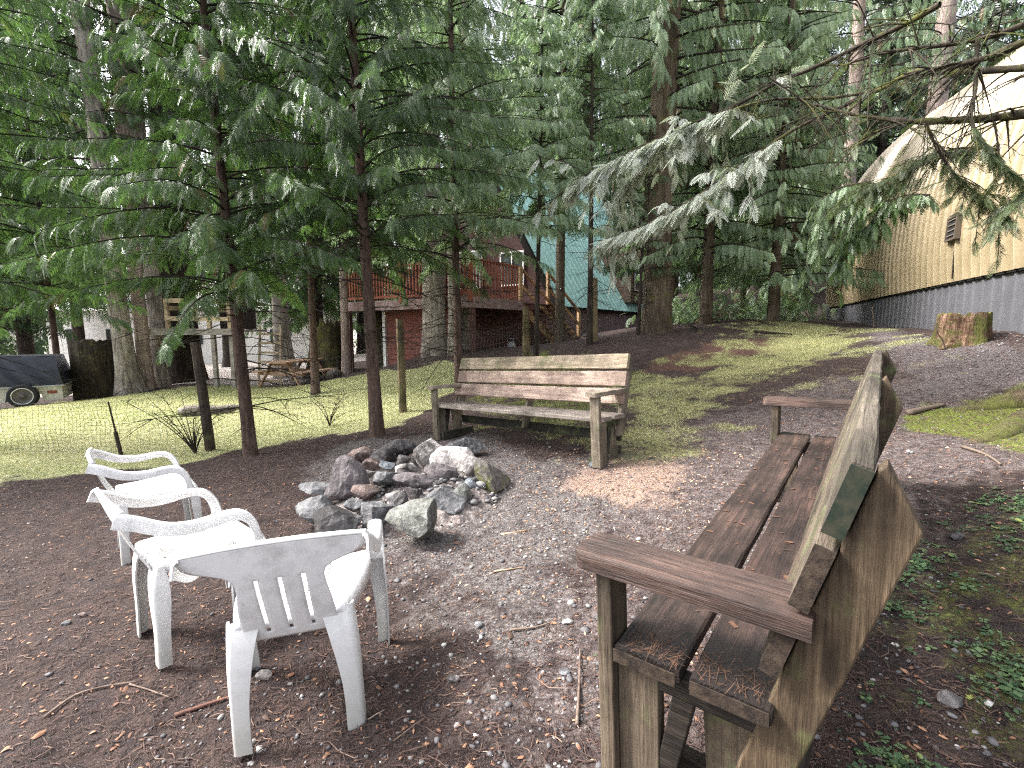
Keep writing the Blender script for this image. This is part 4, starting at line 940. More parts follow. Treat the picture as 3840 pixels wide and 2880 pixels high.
make_tree('cedar_tree', 'dark leafy cedar at the left edge of the picture above the trailer', 'tree', base_at(-70, 440, 6.6), 9.0, .11, 'cedar', 'bark_red', dict(z0=1.6, z1=8.6, nb=150, Lf=lambda q: 3.0 * (1.05 - .7 * q), step=.045, sl=.28, e0=.3, drop=.6, elev=-.65, roll=.7, r0=.02, tint=.45), 'hi', (.2, 0), (.8, 2.2, 16, (1.0, 2.4), .012), None, seed=7)
make_tree('cedar_tree', 'broad cedar behind the trailer with low drooping boughs', 'tree', base_at(62, 400, 13.6), 11, .085, 'cedar', 'bark_red', dict(z0=2.5, z1=10.8, nb=150, Lf=lambda q: 3.4 * (1.05 - .7 * q), step=.07, sl=.40, e0=.3, drop=.6, elev=-.7, roll=.7, r0=.02, tint=.5), 'mid', (-.3, .2), None, None, seed=8)
make_tree('cedar_tree', 'bushy cedar behind the first young trees, in front of the treehouse', 'tree', base_at(316, 392, 10.4), 9.5, .085, 'cedar_dark', 'bark_red', dict(z0=2.6, z1=9.2, nb=160, Lf=lambda q: 2.3 * (1.05 - .7 * q), step=.055, sl=.34, e0=.3, drop=.6, elev=-.7, roll=.7, r0=.02, tint=.5), 'mid', (0, .2), (1.0, 3.0, 10), None, seed=9)

# big trees with visible trunks
CR = lambda z0, z1, nb, L, sl=.5, tint=.5, e0=-.05, drop=.3, elev=-.95, az=None, step=.085, tw=.9: dict(roll=.7, z0=z0, z1=z1, nb=nb, Lf=lambda q: L * (1.1 - .75 * q), step=step, sl=sl, e0=e0, drop=drop, elev=elev, r0=.035, tint=tint, az=az, tw=tw)
BG = 'tall conifers around the lawn'
make_tree('cedar_tree', 'huge pale-barked cedar with a flared base beside the broad dark stump', 'tree', base_at(129, 392, 12.4), 17, .21, 'cedar', 'bark_grey', CR(4.5, 16, 60, 3.2, elev=-.55), 'mid', (-.5, 0), None, BG, flare=(.55, 1.1, 3), seed=20, tn=28, rtop=.75, flute=.1)
make_tree('cedar_tree', 'second stem of the pale-barked cedar pair, darker and slimmer', 'tree', base_at(146, 389, 12.9), 17, .165, 'cedar', 'bark_pink', CR(6, 16, 40, 2.6), 'mid', (.1, 0), None, BG, flare=(.5, .6, 4), seed=21, tn=20, rtop=.7)
make_tree('cedar_tree', 'whitish furrowed trunk under the left end of the treehouse platform', 'tree', base_at(161, 387, 13.6), 17, .185, 'cedar', 'bark_grey', CR(6, 16, 40, 2.6), 'mid', (.0, 0), None, BG, flare=(.6, .35, 4), seed=22, tn=24, rtop=.85, flute=.1)
make_tree('cedar_tree', 'massive dark trunk standing under the treehouse platform', 'tree', base_at(187, 383, 14.6), 18, .46, 'cedar_dark', 'bark_dark', CR(5, 16, 44, 3), 'mid', (-.3, 0), None, BG, flare=(.6, .25, 3), seed=23, tn=24, rtop=.45, flute=.08)
make_tree('cedar_tree', 'grey trunk with a flared foot behind the wooden ladder', 'tree', base_at(285, 378, 15.2), 17, .22, 'cedar', 'bark_grey', CR(5, 16, 44, 2.6), 'mid', (-.2, 0), None, BG, flare=(.9, 1.0, 3), seed=24, tn=20, rtop=.5)
make_tree('hemlock_tree', 'slim straight trunk right of the mossy buttressed stump', 'tree', base_at(346, 368, 14.4), 15, .13, 'cedar_dark', 'bark_pink', CR(4.6, 14.6, 44, 2.2, sl=.45), 'mid', (.1, 0), (1.5, 4.5, 12, (.5, 1.4), .012), BG, seed=25)
make_tree('hemlock_tree', 'dark trunk with a pale-streaked foot left of the red cabin wall', 'tree', base_at(380, 366, 15.4), 16, .22, 'cedar_dark', 'bark_mossy_dark', CR(4.6, 15.6, 44, 2.4, sl=.45), 'mid', (-.2, 0), None, BG, flare=(.7, .6, 4), seed=26, tn=18)
make_tree('fir_tree', 'thick deeply furrowed grey fir in front of the cabin deck', 'tree', base_at(436, 354, 12.5), 18, .30, 'cedar', 'bark_grey', CR(4.6, 17, 54, 2.8), 'mid', (-.2, 0), (1.5, 5, 14, (.5, 1.6), .014), BG, flare=(.5, .42, 5), seed=27, tn=30, rtop=.45, flute=.12)
make_tree('fir_tree', 'narrower furrowed fir stem immediately right of the thick grey fir', 'tree', base_at(453, 354, 12.1), 17, .12, 'cedar_pale', 'bark_grey', CR(4.6, 16, 40, 2.2, tint=.3), 'mid', (.05, 0), (1.5, 5, 10, (.5, 1.6), .012), BG, flare=(.5, .5, 4), seed=28, tn=18, rtop=.5, flute=.1)
make_tree('fir_tree', 'grey fir stem right of the fir pair at the dark cabin wall', 'tree', base_at(467, 352, 12.9), 17, .125, 'cedar_pale', 'bark_grey', CR(4.8, 16, 40, 2.2, tint=.3), 'mid', (.1, 0), None, BG, flare=(.5, .4, 4), seed=29, tn=18, rtop=.5)
make_tree('fir_tree', 'wide mossy brown trunk on the slope right of the teal house', 'tree', base_at(655, 333, 12.5), 17, .36, 'cedar_pale', 'bark_moss', CR(4.3, 16, 160, 2.6, tint=.6, elev=-1.0, step=.07), 'hang', (.1, 0), (.8, 4, 22, (.5, 1.8), .014), BG, flare=(.35, .35, 5), seed=30, tn=26, rtop=.5, flute=.07)
make_tree('hemlock_tree', 'pale lavender-grey trunk left of the domed building roof', 'tree', base_at(841, 312, 20.5), 19, .28, 'cedar_pale', 'bark_pink', CR(9, 18, 46, 3.4, tint=.4, step=.16, sl=.55), 'mid', (-.4, 0), None, BG, seed=31, tn=16, rtop=.6)
make_tree('hemlock_tree', 'tall rough grey trunk rising behind the domed building roof', 'tree', base_at(915, 312, 22.5), 21, .42, 'cedar_pale', 'bark_pink', CR(9, 20, 46, 3.6, tint=.4, step=.16, sl=.55), 'mid', (.1, 0), None, BG, seed=32, tn=16, rtop=.7)

# drooping cedars on the right half of the middle distance
DC = 'drooping cedars on the slope'
HC = lambda z0, z1, nb, L, tint=.5, sl=.62: dict(z0=z0, z1=z1, nb=nb, Lf=lambda q: L * (1.1 - .72 * q), step=.050, sl=sl*.7, e0=.05, drop=.42, elev=-1.0, r0=.03, tint=tint, tw=.95, roll=.6)
make_tree('cedar_tree', 'drooping pale green cedar behind the right end of the far bench', 'tree', base_at(560, 340, 14.5), 12.5, .16, 'cedar_pale', 'bark_moss', HC(5.8, 12, 115, 2.6, .6), 'hang', (0, 0), None, DC, seed=40)
make_tree('cedar_tree', 'drooping cedar just right of the wide mossy brown trunk', 'tree', base_at(705, 326, 13.4), 12.5, .17, 'cedar_pale', 'bark_moss', HC(1.9, 12, 165, 2.5, .6), 'hang', (0, 0), (.5, 2.2, 14, (.5, 1.6), .01), DC, seed=41)
make_tree('cedar_tree', 'drooping cedar whose lowest boughs touch the grassy slope', 'tree', base_at(772, 322, 13.2), 11, .15, 'cedar_pale', 'bark_moss', HC(1.1, 10.6, 165, 2.3, .75), 'hang', (0, 0), (.4, 2.0, 12, (.5, 1.4), .01), DC, seed=42)
make_tree('cedar_tree', 'drooping cedar standing close to the left end of the domed building', 'tree', base_at(792, 318, 16.6), 10.5, .16, 'cedar_pale', 'bark_moss', HC(1.3, 10, 150, 2.3, .6), 'hang', (-.3, 0), None, DC, seed=43)
make_tree('cedar_tree', 'tall darker cedar behind the drooping ones on the slope', 'tree', base_at(738, 318, 18), 16, .22, 'cedar', 'bark_moss', HC(2.5, 15.5, 100, 3.2, .5, .8), 'mid', (0, 0), None, DC, seed=44)
make_tree('cedar_tree', 'tall dark cedar high on the slope between teal house and domed building', 'tree', base_at(672, 318, 20), 17, .25, 'cedar_dark', 'bark_moss', HC(2.5, 16.5, 100, 3.4, .6, .8), 'mid', (0, 0), None, DC, seed=45)

# wood behind: shared crowns on individual trees
SH = []
for s in range(4):
    rnd = random.Random(300 + s); tr = lambda z: Vector((0, 0, z))
    H = 19 + s * 1.2; rows, limbs = crown_rows(rnd, tr, z0=2.2 + s * .8, z1=H, nb=210, Lf=lambda q: 3.4 * (1.05 - .85 * q), step=.17, sl=.75, e0=-.05, drop=.32, elev=-.9, roll=.7, r0=.04, tint=.5, tw=1.0)
    cm = sprays_mesh('crown', rows, 'lo'); lm = limbs_mesh(limbs, 3).mesh('branches'); tm = trunk_mesh([Vector((0, 0, z)) for z in (-.4, 0, .5, 1.5, 4, 8, 13, H)], [.34, .33, .29, .26, .23, .18, .11, .03], 12, .05, s, (.4, .3, 4)).mesh('trunk', True)
    SH.append((cm, lm, tm))
fw = [ # px, zc, variant, scale, leaf, trunk, words
 (-60, 17, 0, .9, 'cedar_dark', 'outermost left tree of the wood, behind the trailer'), (-160, 22, 1, 1, 'cedar_dark', 'tree of the wood beyond the left edge of the lawn'), (24, 19, 1, .95, 'cedar', 'dark tree of the wood straight behind the trailer'),
 (78, 25, 2, 1, 'cedar_dark', 'tree of the wood above the broad dark stump'), (228, 21, 2, .95, 'cedar_dark', 'tree of the wood behind the right part of the treehouse platform'), (262, 27, 3, 1.05, 'cedar', 'tree of the wood behind the wooden ladder'),
 (318, 23, 0, 1, 'cedar', 'tree of the wood above the picnic table'), (362, 28, 1, 1.1, 'cedar', 'tree of the wood left of the red cabin railing'), (405, 24, 3, 1, 'cedar_dark', 'tree of the wood rising over the cabin deck'),
 (470, 29, 2, 1.1, 'cedar', 'tree of the wood behind the cabin gable'), (520, 34, 1, 1.25, 'cedar', 'tree of the wood rising over the left part of the teal roof'), (560, 36, 3, 1.25, 'cedar_pale', 'tree of the wood rising over the middle of the teal roof'), (612, 36, 0, 1.2, 'cedar', 'tree of the wood rising over the right part of the teal roof'),
 (640, 30, 3, 1, 'cedar_dark', 'tree of the wood behind the wide mossy trunk'), (700, 27, 2, 1.05, 'cedar_pale', 'tree of the wood in the gap above the slope'), (760, 24, 1, 1, 'cedar_pale', 'tree of the wood behind the drooping cedars'), (800, 29, 0, 1.1, 'cedar_dark', 'tree of the wood at the top of the slope'),
 (866, 26, 3, 1.05, 'cedar_dark', 'tree of the wood between the two pale trunks'), (884, 33, 2, 1.1, 'cedar_pale', 'tree of the wood touching the curved roof edge'), (960, 34, 1, 1.25, 'cedar_dark', 'tree of the wood showing above the domed roof')]
for i, (px, zc, v, sc, lf, words) in enumerate(fw):
    b = base_at(px, 330, zc); cm, lm, tm = SH[v]
    root = thing('conifer_tree', words, 'tree', b, (0, 0, random.uniform(0, 6.28)), 'conifers of the wood behind the clearing'); root.scale = (sc, sc, sc)
    for nm, me_, mt in (('crown', cm, lf), ('branches', lm, 'twig'), ('trunk', tm, 'bark_dark')):
        c = bpy.data.objects.new(nm, me_)
        if not me_.materials: me_.materials.append(M[mt])
        COL.objects.link(c); c.parent = root
        c.material_slots[0].link = 'OBJECT'; c.material_slots[0].material = M[mt]
# far-off wood as one mass
rows = []; rnd = random.Random(77)
for k in range(11500):
    a = rnd.uniform(-58, 58) * PI / 180; r = rnd.uniform(42, 62); x, y = r * math.sin(a), r * math.cos(a)
    if -30 < x < -7 and rnd.random() < .55: continue
    gapf = 15 if x > -4 else 11.5
    z = rnd.uniform(0, gapf + 3 * math.sin(x * .6) + 2 * math.sin(x * 1.7)); e = rnd.uniform(0, 6.28)
    rows.append((x, y, z + float(G0(np.array([x]), np.array([y]))[0]), math.cos(e), math.sin(e), -.6, 0, 0, 1, rnd.uniform(1.2, 2.3), 1, rnd.uniform(.2, .8)))
tag(link('forest', sprays_mesh('forest', rows, 'lo'), M['cedar_dark']), 'distant dark conifer forest closing the view', 'forest', kind='stuff')

# ------------------------------------------------------------------ stumps, roots, log
M['stump_dark'] = bark('dark_stump_wood', (.012, .009, .006), (.04, .03, .02), (.09, .075, .05), 1.2, moss=.05)
def stump(name, label, px, py, zc, w, h, mat, seed, flare=None, jag=.04, tops=None, flute=.06):
    b = Vector(base_at(px, py, zc)); r = w / 2; root = thing(name, label, 'stump', tuple(b))
    zs = [-.15, 0, .05, .12, .25] + [h * q for q in (.45, .7, .9)] if h > .6 else [-.1, 0, .04, h * .3, h * .6, h * .85]
    mb = trunk_mesh([Vector((0, 0, z)) for z in zs] + [Vector((0, 0, h))], [r] * len(zs) + [r * .97], 40, flute, seed, flare); mb.f.pop()
    n = 40; top = mb.v[-n:]; rn = random.Random(seed)
    newtop = [(x, y, z + rn.uniform(-jag, jag)) for x, y, z in top]; mb.v[-n:] = newtop
    mb.build('stump_side', M[mat], root, smooth=False)
    t = MB(); t.add([Vector(v) * 1.0 for v in newtop] + [Vector((v[0] * .5, v[1] * .5, h - .03 + rn.uniform(-.02, .02))) for v in newtop] + [Vector((0, 0, h - .02))], [(i, (i + 1) % n, n + (i + 1) % n, n + i) for i in range(n)] + [(n + i, n + (i + 1) % n, 2 * n) for i in range(n)])
    t.build('cut_top', M[tops or mat], root, smooth=False); return root
M['moss'] = plain('bright_moss', (.20, .22, .03), .95, .1, .8, 25, (.08, .085, .015), bmp=.8)
M['stump_moss'] = bark('mossy_stump_bark', (.03, .016, .010), (.13, .07, .045), (.42, .27, .19), 1.5, moss=.5)
stump('stump', 'mossy tree stump standing at the grey skirting of the domed building', 963, 339, 6.45, .53, .37, 'stump_moss', 3, (.12, .32, 5), .03, 'moss', .15)
stump('stump', 'broad dark stump between the trailer and the pale-barked cedar', 100, 396, 12.4, .98, 1.52, 'stump_dark', 4, None, .05)
stump('stump', 'mossy buttressed old stump behind the picnic table', 328, 372, 15.0, .85, 1.5, 'bark_mossy_dark', 5, (.7, .55, 4), .2)
# mossy flared foot of the big tree just outside the frame
rb = base_at(1112, 402, 4.5); rt = thing('fir_tree', 'large tree at the right edge whose mossy root flare enters the picture', 'tree', rb)
rtm = trunk_mesh([Vector((.25 * z * .2, 0, z)) for z in (-.3, -.1, 0, .06, .14, .25, .45, .8, 1.4, 3, 6, 9)], [.30] * 6 + [.29, .28, .27, .25, .2, .1], 44, .1, 9, (.20, 1.15, 4))
rtm.build('trunk', bark('root_moss_bark', (.04, .028, .018), (.10, .075, .045), (.17, .13, .085), 1.5, moss=.6), rt, smooth=True)
rootpts = [[(1060, 396), (1018, 402), (985, 407), (950, 411)], [(1070, 415), (1030, 424), (1000, 436), (968, 444)]]
for j, rp in enumerate(rootpts):
    P = [ghit(a, b, .0 - .012 * k) - Vector(rb) for k, (a, b) in enumerate(rp)]; P = catmull([Vector((-.12, -.02, .22 - .05 * j))] + P, 5); m = len(P)
    MB().tube(P, [.20 * (1 - k / m) ** .9 + .02 for k in range(m)], 10).build('root', rt.children[0].data.materials[0], rt, smooth=True)
# log on the lawn
a, b = gp(180, 415, 8.9), gp(243, 410, 9.2); mb = MB(); P = [a.lerp(b, k / 8) + Vector((0, 0, .08 + .02 * math.sin(k))) for k in range(9)]
tag(mb.tube(P, [.07, .10, .095, .11, .10, .09, .085, .06, .03], 10).build('log', M['bark_grey'], smooth=True), 'grey weathered log lying on the lawn behind the wire fence', 'log')
o = link('stone', rock_mesh((.32, .28, .24), 71, 3), RM['moss']); p = gp(335, 371, 13.8); o.location = p + Vector((0, 0, .1)); tag(o, 'mossy boulder at the foot of the buttressed stump', 'boulder')
o = link('stone', rock_mesh((.20, .15, .12), 72, 3), RM['white']); p = gp(478, 352, 14.6); o.location = p + Vector((0, 0, .07)); tag(o, 'white rock on the ground before the dark cabin wall', 'rock')
o = link('stone', rock_mesh((.45, .2, .09), 73, 3), RM['dark']); p = gp(597, 331, 15.6); o.location = p + Vector((0, 0, .04)); tag(o, 'flat dark rock in the grass before the brown skirting', 'rock')

# ------------------------------------------------------------------ bare shrubs
def shrub(label, px, py, zc, n, L, seed, mat='twig', spread=1.0, bias=(0, 0), h0=.9):
    rnd = random.Random(seed); b = Vector(base_at(px, py, zc)); mb = MB()
    for i in range(n):
        a = rnd.uniform(0, 6.28); l = L * rnd.uniform(.5, 1.1); sp = rnd.uniform(.3, 1) * spread; pts = []
        for k in range(8):
            s = k / 7; pts.append(Vector((math.cos(a) * l * sp * s ** 1.3 + bias[0] * s * l, math.sin(a) * l * sp * s ** 1.3 * .6 + bias[1] * s, l * h0 * (s - .45 * sp * s * s))))
        mb.tube(pts, [.008 * (1 - .8 * k / 7) for k in range(8)], 4, False)
        for j in range(7):
            k = rnd.randint(2, 7); q = pts[k]; a2 = rnd.uniform(0, 6.28); l2 = rnd.uniform(.1, .3) * l
            mb.tube([q, q + Vector((math.cos(a2) * l2 * .5, math.sin(a2) * l2 * .5, l2 * .3)), q + Vector((math.cos(a2) * l2, math.sin(a2) * l2, l2 * .35))], [.004, .003, .0015], 3, False)
    o = mb.build('bare_shrub', M[mat], recalc=False); o.location = b; return tag(o, label, 'shrub')
shrub('leafless arching shrub left of the dark fence post', 196, 455, 6.5, 13, 1.15, 1, spread=1.0, bias=(-.25, 0))
shrub('leafless shrub at the foot of the second young cedar', 330, 438, 7.6, 8, .7, 2)
shrub('pale leafless brambles against the dark cabin wall', 500, 352, 15.0, 12, 1.8, 3, 'twig_pale')
shrub('tangle of dry pale stems on the slope left of the domed building', 712, 322, 13.4, 22, .9, 4, 'twig_pale', 1.6)
shrub('dry stems at the foot of the stairs', 570, 346, 14.4, 10, .5, 5, 'twig_pale', 1.3)
rows = []; rnd = random.Random(5)
for (px, py, zc, w_, h_, n_) in ((725, 318, 14.6, 2.4, .9, 420), (780, 320, 15.4, 1.6, 1.2, 340), (690, 322, 14.9, 1.6, .8, 260)):
    c = Vector(base_at(px, py, zc))
    for k in range(n_):
        a = rnd.uniform(0, 6.28); rows.append((c.x + rnd.gauss(0, w_ * .45), c.y + rnd.gauss(0, .5), c.z + abs(rnd.gauss(0, h_ * .5)), math.cos(a), math.sin(a), rnd.uniform(-.9, .2), 0, 0, 1, rnd.uniform(.2, .45), 1, rnd.random()))
tag(link('underbrush', sprays_mesh('underbrush', rows, 'mid'), M['cedar_pale']), 'low green underbrush below the drooping cedars on the slope', 'underbrush', kind='stuff')

# ------------------------------------------------------------------ overhanging boughs from the tree at the right
M['needle_pale2'] = M['needle_pale']
def bough(poly, r0, sub, seed, zc0, zc1, sprays=None, mat='branch_moss', leaf='needle_pale', sl=.16, tw=1.0, elev=-.3, tint=.5, tpl='needle', twl=.5):
    rnd = random.Random(seed); base = Vector(rb); n = len(poly)
    P = [W(a, b, zc0 + (zc1 - zc0) * i / (n - 1)) - base for i, (a, b) in enumerate(poly)]; P = catmull(P, 6); m = len(P)
    mb = MB().tube(P, [r0 * 1.35 * (1 - .8 * (k / m)) * rnd.uniform(.85, 1.2) for k in range(m)], 7, False); rows = []
    for j in range(sub):
        k = rnd.randint(1, m - 2); q = P[k]; d = (P[k + 1] - P[k - 1]).normalized(); sd = Vector((rnd.gauss(0, 1), rnd.gauss(0, 1), rnd.gauss(-.2, .5))).normalized()
        dd = (d * rnd.uniform(.2, .9) + sd * .8).normalized(); l = twl * rnd.uniform(.35, 1.2); g_ = rnd.uniform(.1, .5)
        pts = [q + dd * l * t - Vector((0, 0, g_ * l * t * t)) for t in (0, .25, .5, .75, 1)]
        mb.tube(pts, [r0 * .28 * (1 - .75 * t) + .0012 for t in (0, .25, .5, .75, 1)], 4, False)
        for jj in range(9 if sprays and sprays[2] > .85 and sprays[0] <= k / m <= sprays[1] else 3):
            t = rnd.uniform(.1, 1.0); q2 = q + dd * l * t - Vector((0, 0, g_ * l * t * t)); d2 = (dd + Vector((rnd.gauss(0, .8), rnd.gauss(0, .8), rnd.gauss(-.3, .5)))).normalized(); l2 = l * rnd.uniform(.15, .4)
            mb.tube([q2, q2 + d2 * l2 * .5 + Vector((0, 0, -.02)), q2 + d2 * l2 - Vector((0, 0, l2 * .2))], [.0025, .002, .001], 3, False)
            if sprays and rnd.random() < sprays[2] and sprays[0] <= k / m <= sprays[1]:
                d3 = (d2 + Vector((0, 0, elev))).normalized(); rows.append((*q2, *d3, rnd.gauss(0, .3), rnd.gauss(0, .3), 1, sl * rnd.uniform(.6, 1.3), tw, min(.9, max(0, rnd.gauss(tint, .2)))))
    if sprays:
        k0, k1 = int(sprays[0] * m), int(sprays[1] * m) - 1
        for j in range(sprays[3]):
            k = rnd.randint(k0, max(k0 + 1, k1 - 1)); q = P[k].lerp(P[min(k + 1, m - 1)], rnd.random()); d = (P[min(k + 1, m - 1)] - P[k - 1]).normalized(); sd = d.cross(Vector((0, 0, 1))).normalized() * rnd.choice((-1, 1))
            d3 = (d * rnd.uniform(.3, 1) + sd * rnd.uniform(.3, 1) + Vector((0, 0, elev * rnd.uniform(.5, 1.8)))).normalized()
            rows.append((*q, *d3, rnd.gauss(0, .3), rnd.gauss(0, .3), 1, sl * rnd.uniform(.7, 1.4), tw, min(.9, max(0, rnd.gauss(tint, .2)))))
    mb.build('bough', M[mat], rt, smooth=True, recalc=False)
    if rows: link('foliage', sprays_mesh('foliage', rows, tpl), M[leaf], rt)
bough([(1112, 104), (1024, 114), (979, 119), (922, 121.5), (885, 119), (847, 113), (815, 104)], .026, 34, 1, 3.1, 3.9, (.25, .8, .35, 10), leaf='needle_olive', sl=.12, twl=.42)
bough([(1100, 60), (1024, 68), (960, 72), (915, 72), (875, 92), (835, 110), (790, 132), (746, 162), (691, 200), (649, 223), (600, 241)], .020, 46, 2, 3.2, 5.4, (.62, 1, .9, 260), leaf='needle_pale', sl=.19, twl=.62, elev=-.7)
bough([(940, 4), (905, 24), (867, 42), (817, 66), (777, 83), (735, 106), (685, 127), (640, 148), (600, 168), (569, 190)], .018, 46, 3, 3.6, 5.6, (.55, 1, .95, 420), leaf='needle_pale', sl=.20, twl=.66, elev=-.7)
bough([(880, 90), (830, 98), (770, 100), (720, 115), (670, 140), (640, 165), (618, 196)], .012, 40, 4, 4.4, 5.6, (.45, 1, .9, 300), leaf='needle_pale', sl=.19, twl=.55, elev=-.7)
bough([(1110, 10), (1024, 42), (985, 58), (940, 68), (905, 74)], .024, 26, 5, 2.9, 3.4, (.1, .9, .3, 8), leaf='needle_olive', sl=.12, twl=.4)
bough([(1120, -20), (1010, 30), (950, 44), (890, 52), (840, 66)], .018, 28, 6, 3.0, 3.6, (.3, 1, .3, 6), leaf='needle_olive', sl=.12, twl=.4)
bough([(1000, 150), (960, 148), (925, 158), (895, 175), (862, 190)], .008, 30, 7, 3.4, 4.0, (.1, 1, .95, 150), leaf='needle_olive', sl=.11, twl=.3, elev=-.7)
bough([(925, 122), (938, 150), (958, 178), (985, 200), (1005, 215)], .009, 22, 8, 3.3, 3.5, (.35, 1, .95, 110), leaf='needle_olive', sl=.10, twl=.28, elev=-.6)
bough([(978, 40), (975, 90), (972, 122), (990, 150), (1012, 172), (1035, 190)], .010, 26, 9, 3.2, 3.1, (.45, 1, .95, 120), leaf='needle_olive', sl=.10, twl=.3, elev=-.5)
bough([(1075, 176), (1040, 186), (1015, 200), (995, 222)], .008, 16, 10, 3.0, 3.2, (.2, 1, .95, 80), leaf='needle_olive', sl=.10, twl=.22, elev=-.4)
bough([(770, 78), (800, 98), (820, 110), (845, 112)], .006, 10, 11, 3.9, 3.8)
bough([(905, 180), (880, 188), (862, 205), (852, 232), (842, 262)], .009, 20, 12, 5.2, 5.2, (0, 1, .9, 110), leaf='cedar', sl=.17, twl=.3, elev=-1.5, tpl='hang', tint=.6)
bough([(930, 195), (902, 196), (880, 210), (868, 230)], .008, 20, 13, 5.0, 5.2, (0, 1, .9, 100), leaf='cedar', sl=.17, twl=.3, elev=-1.3, tpl='hang', tint=.7)
bough([(870, 182), (835, 190), (818, 215), (812, 250)], .009, 20, 14, 5.6, 5.8, (0, 1, .9, 100), leaf='cedar_pale', sl=.18, twl=.3, elev=-1.5, tpl='hang', tint=.5)

# ------------------------------------------------------------------ domed metal building
e1 = Vector((.418, .908, 0)); nrm = Vector((.908, -.418, 0)); D0 = Vector((6.5, 6.0, 0)); ZB = 2.18
M['dome'] = plain('cream_metal', (.33, .265, .165), .32, .8, .6, .9, (.24, .19, .11))
M['skirt_metal'] = plain('grey_metal', (.085, .085, .095), .5, .5, .3, 3, (.11, .11, .12))
M['dark_gap'] = plain('dark_gap', (.012, .011, .01), .9, .1)
dome = thing('domed_building', 'big domed metal building with cream ribbed cladding and grey skirting', 'building', tuple(D0))
arch = [(0, 0), (-.05, .9), (-.02, 2.0), (.12, 2.95), (.38, 3.95), (.80, 4.8), (1.4, 5.6), (2.25, 6.42), (3.3, 7.1), (4.6, 7.7), (6.2, 8.1), (8.2, 8.4), (10, 8.4), (12.2, 8.1), (14.2, 7.6), (15.6, 7.0), (16.7, 5.6), (17.4, 4.0), (17.7, 2.0), (17.8, 0)]
ap = catmull([Vector((u, 0, z)) for u, z in arch], 3)
s0, s1, pitch = -3.2, 13.9, .305; S_ = []
FS = lambda s: 1 - .29 * (13.9 - s) / 13.9
s = s0
while s < s1: S_ += [(s, 0), (s + .225, 0), (s + .245, .028), (s + .283, .028)]; s += pitch
S_.append((s1, 0))
V = []; T = []
for (s, h) in S_:
    for k, p in enumerate(ap):
        d = (ap[min(k + 1, len(ap) - 1)] - ap[max(k - 1, 0)]).normalized(); n2 = Vector((-d.z, 0, d.x)); q = p + n2 * h
        V.append(e1 * s + nrm * q.x + Vector((0, 0, ZB + q.z * FS(s))))
na = len(ap); T = [(i*na + k, i*na + k + 1, (i+1)*na + k + 1, (i+1)*na + k) for i in range(len(S_) - 1) for k in range(na - 1)]
oc = MB().add(V, T).build('ribbed_cladding', M['dome'], dome, recalc=False); oc.data.materials.append(plain('rib_metal_lit', (.42, .355, .235), .3, .8, .4, 2, (.34, .285, .18)))  # rib crests use a lighter cream, their catch of light put into colour
for q in oc.data.polygons:
    if (q.index // (na - 1)) % 4 == 2: q.material_index = 1
poly = [e1 * (s1 - .02) + nrm * p.x + Vector((0, 0, ZB + p.z)) for p in ap]
mb = MB().add(poly, [tuple(range(len(poly)))]); poly2 = [e1 * s0 + nrm * p.x + Vector((0, 0, ZB + p.z * FS(s0))) for p in ap]; mb.add(poly2, [tuple(range(len(poly2)))])
mb.build('end_wall', M['dome'], dome)
mb = MB(); s = s0; V = []; pts = []
while s < s1: pts += [(s, 0), (s + .235, 0), (s + .25, .02), (s + .285, .02)]; s += pitch
for s, h in pts:
    for z in (ZB - 2.2, ZB - .035): V.append(e1 * (s + .1) + nrm * (.05 - h) + Vector((0, 0, z)))
mb.add(V, [(2*i, 2*i + 1, 2*i + 3, 2*i + 2) for i in range(len(pts) - 1)]).build('skirting', M['skirt_metal'], dome, recalc=False)
mb = MB().beam(e1 * (s0 + .1) + nrm * .04 + Vector((0, 0, ZB - .018)), e1 * (s1 - .1) + nrm * .04 + Vector((0, 0, ZB - .018)), .06, .03); mb.build('dark_flashing', M['dark_gap'], dome)
for zz in (-2.2,):
    MB().add([e1 * s0 + nrm * .1 + Vector((0, 0, ZB + zz)), e1 * s0 + nrm * 17.7 + Vector((0, 0, ZB + zz)), e1 * s0 + nrm * 17.7 + Vector((0, 0, ZB)), e1 * s0 + nrm * .1 + Vector((0, 0, ZB)),
              e1 * s1 + nrm * .1 + Vector((0, 0, ZB + zz)), e1 * s1 + nrm * 17.7 + Vector((0, 0, ZB + zz)), e1 * s1 + nrm * 17.7 + Vector((0, 0, ZB)), e1 * s1 + nrm * .1 + Vector((0, 0, ZB))], [(0, 1, 2, 3), (4, 5, 6, 7)]).build('skirting_end', M['skirt_metal'], dome)
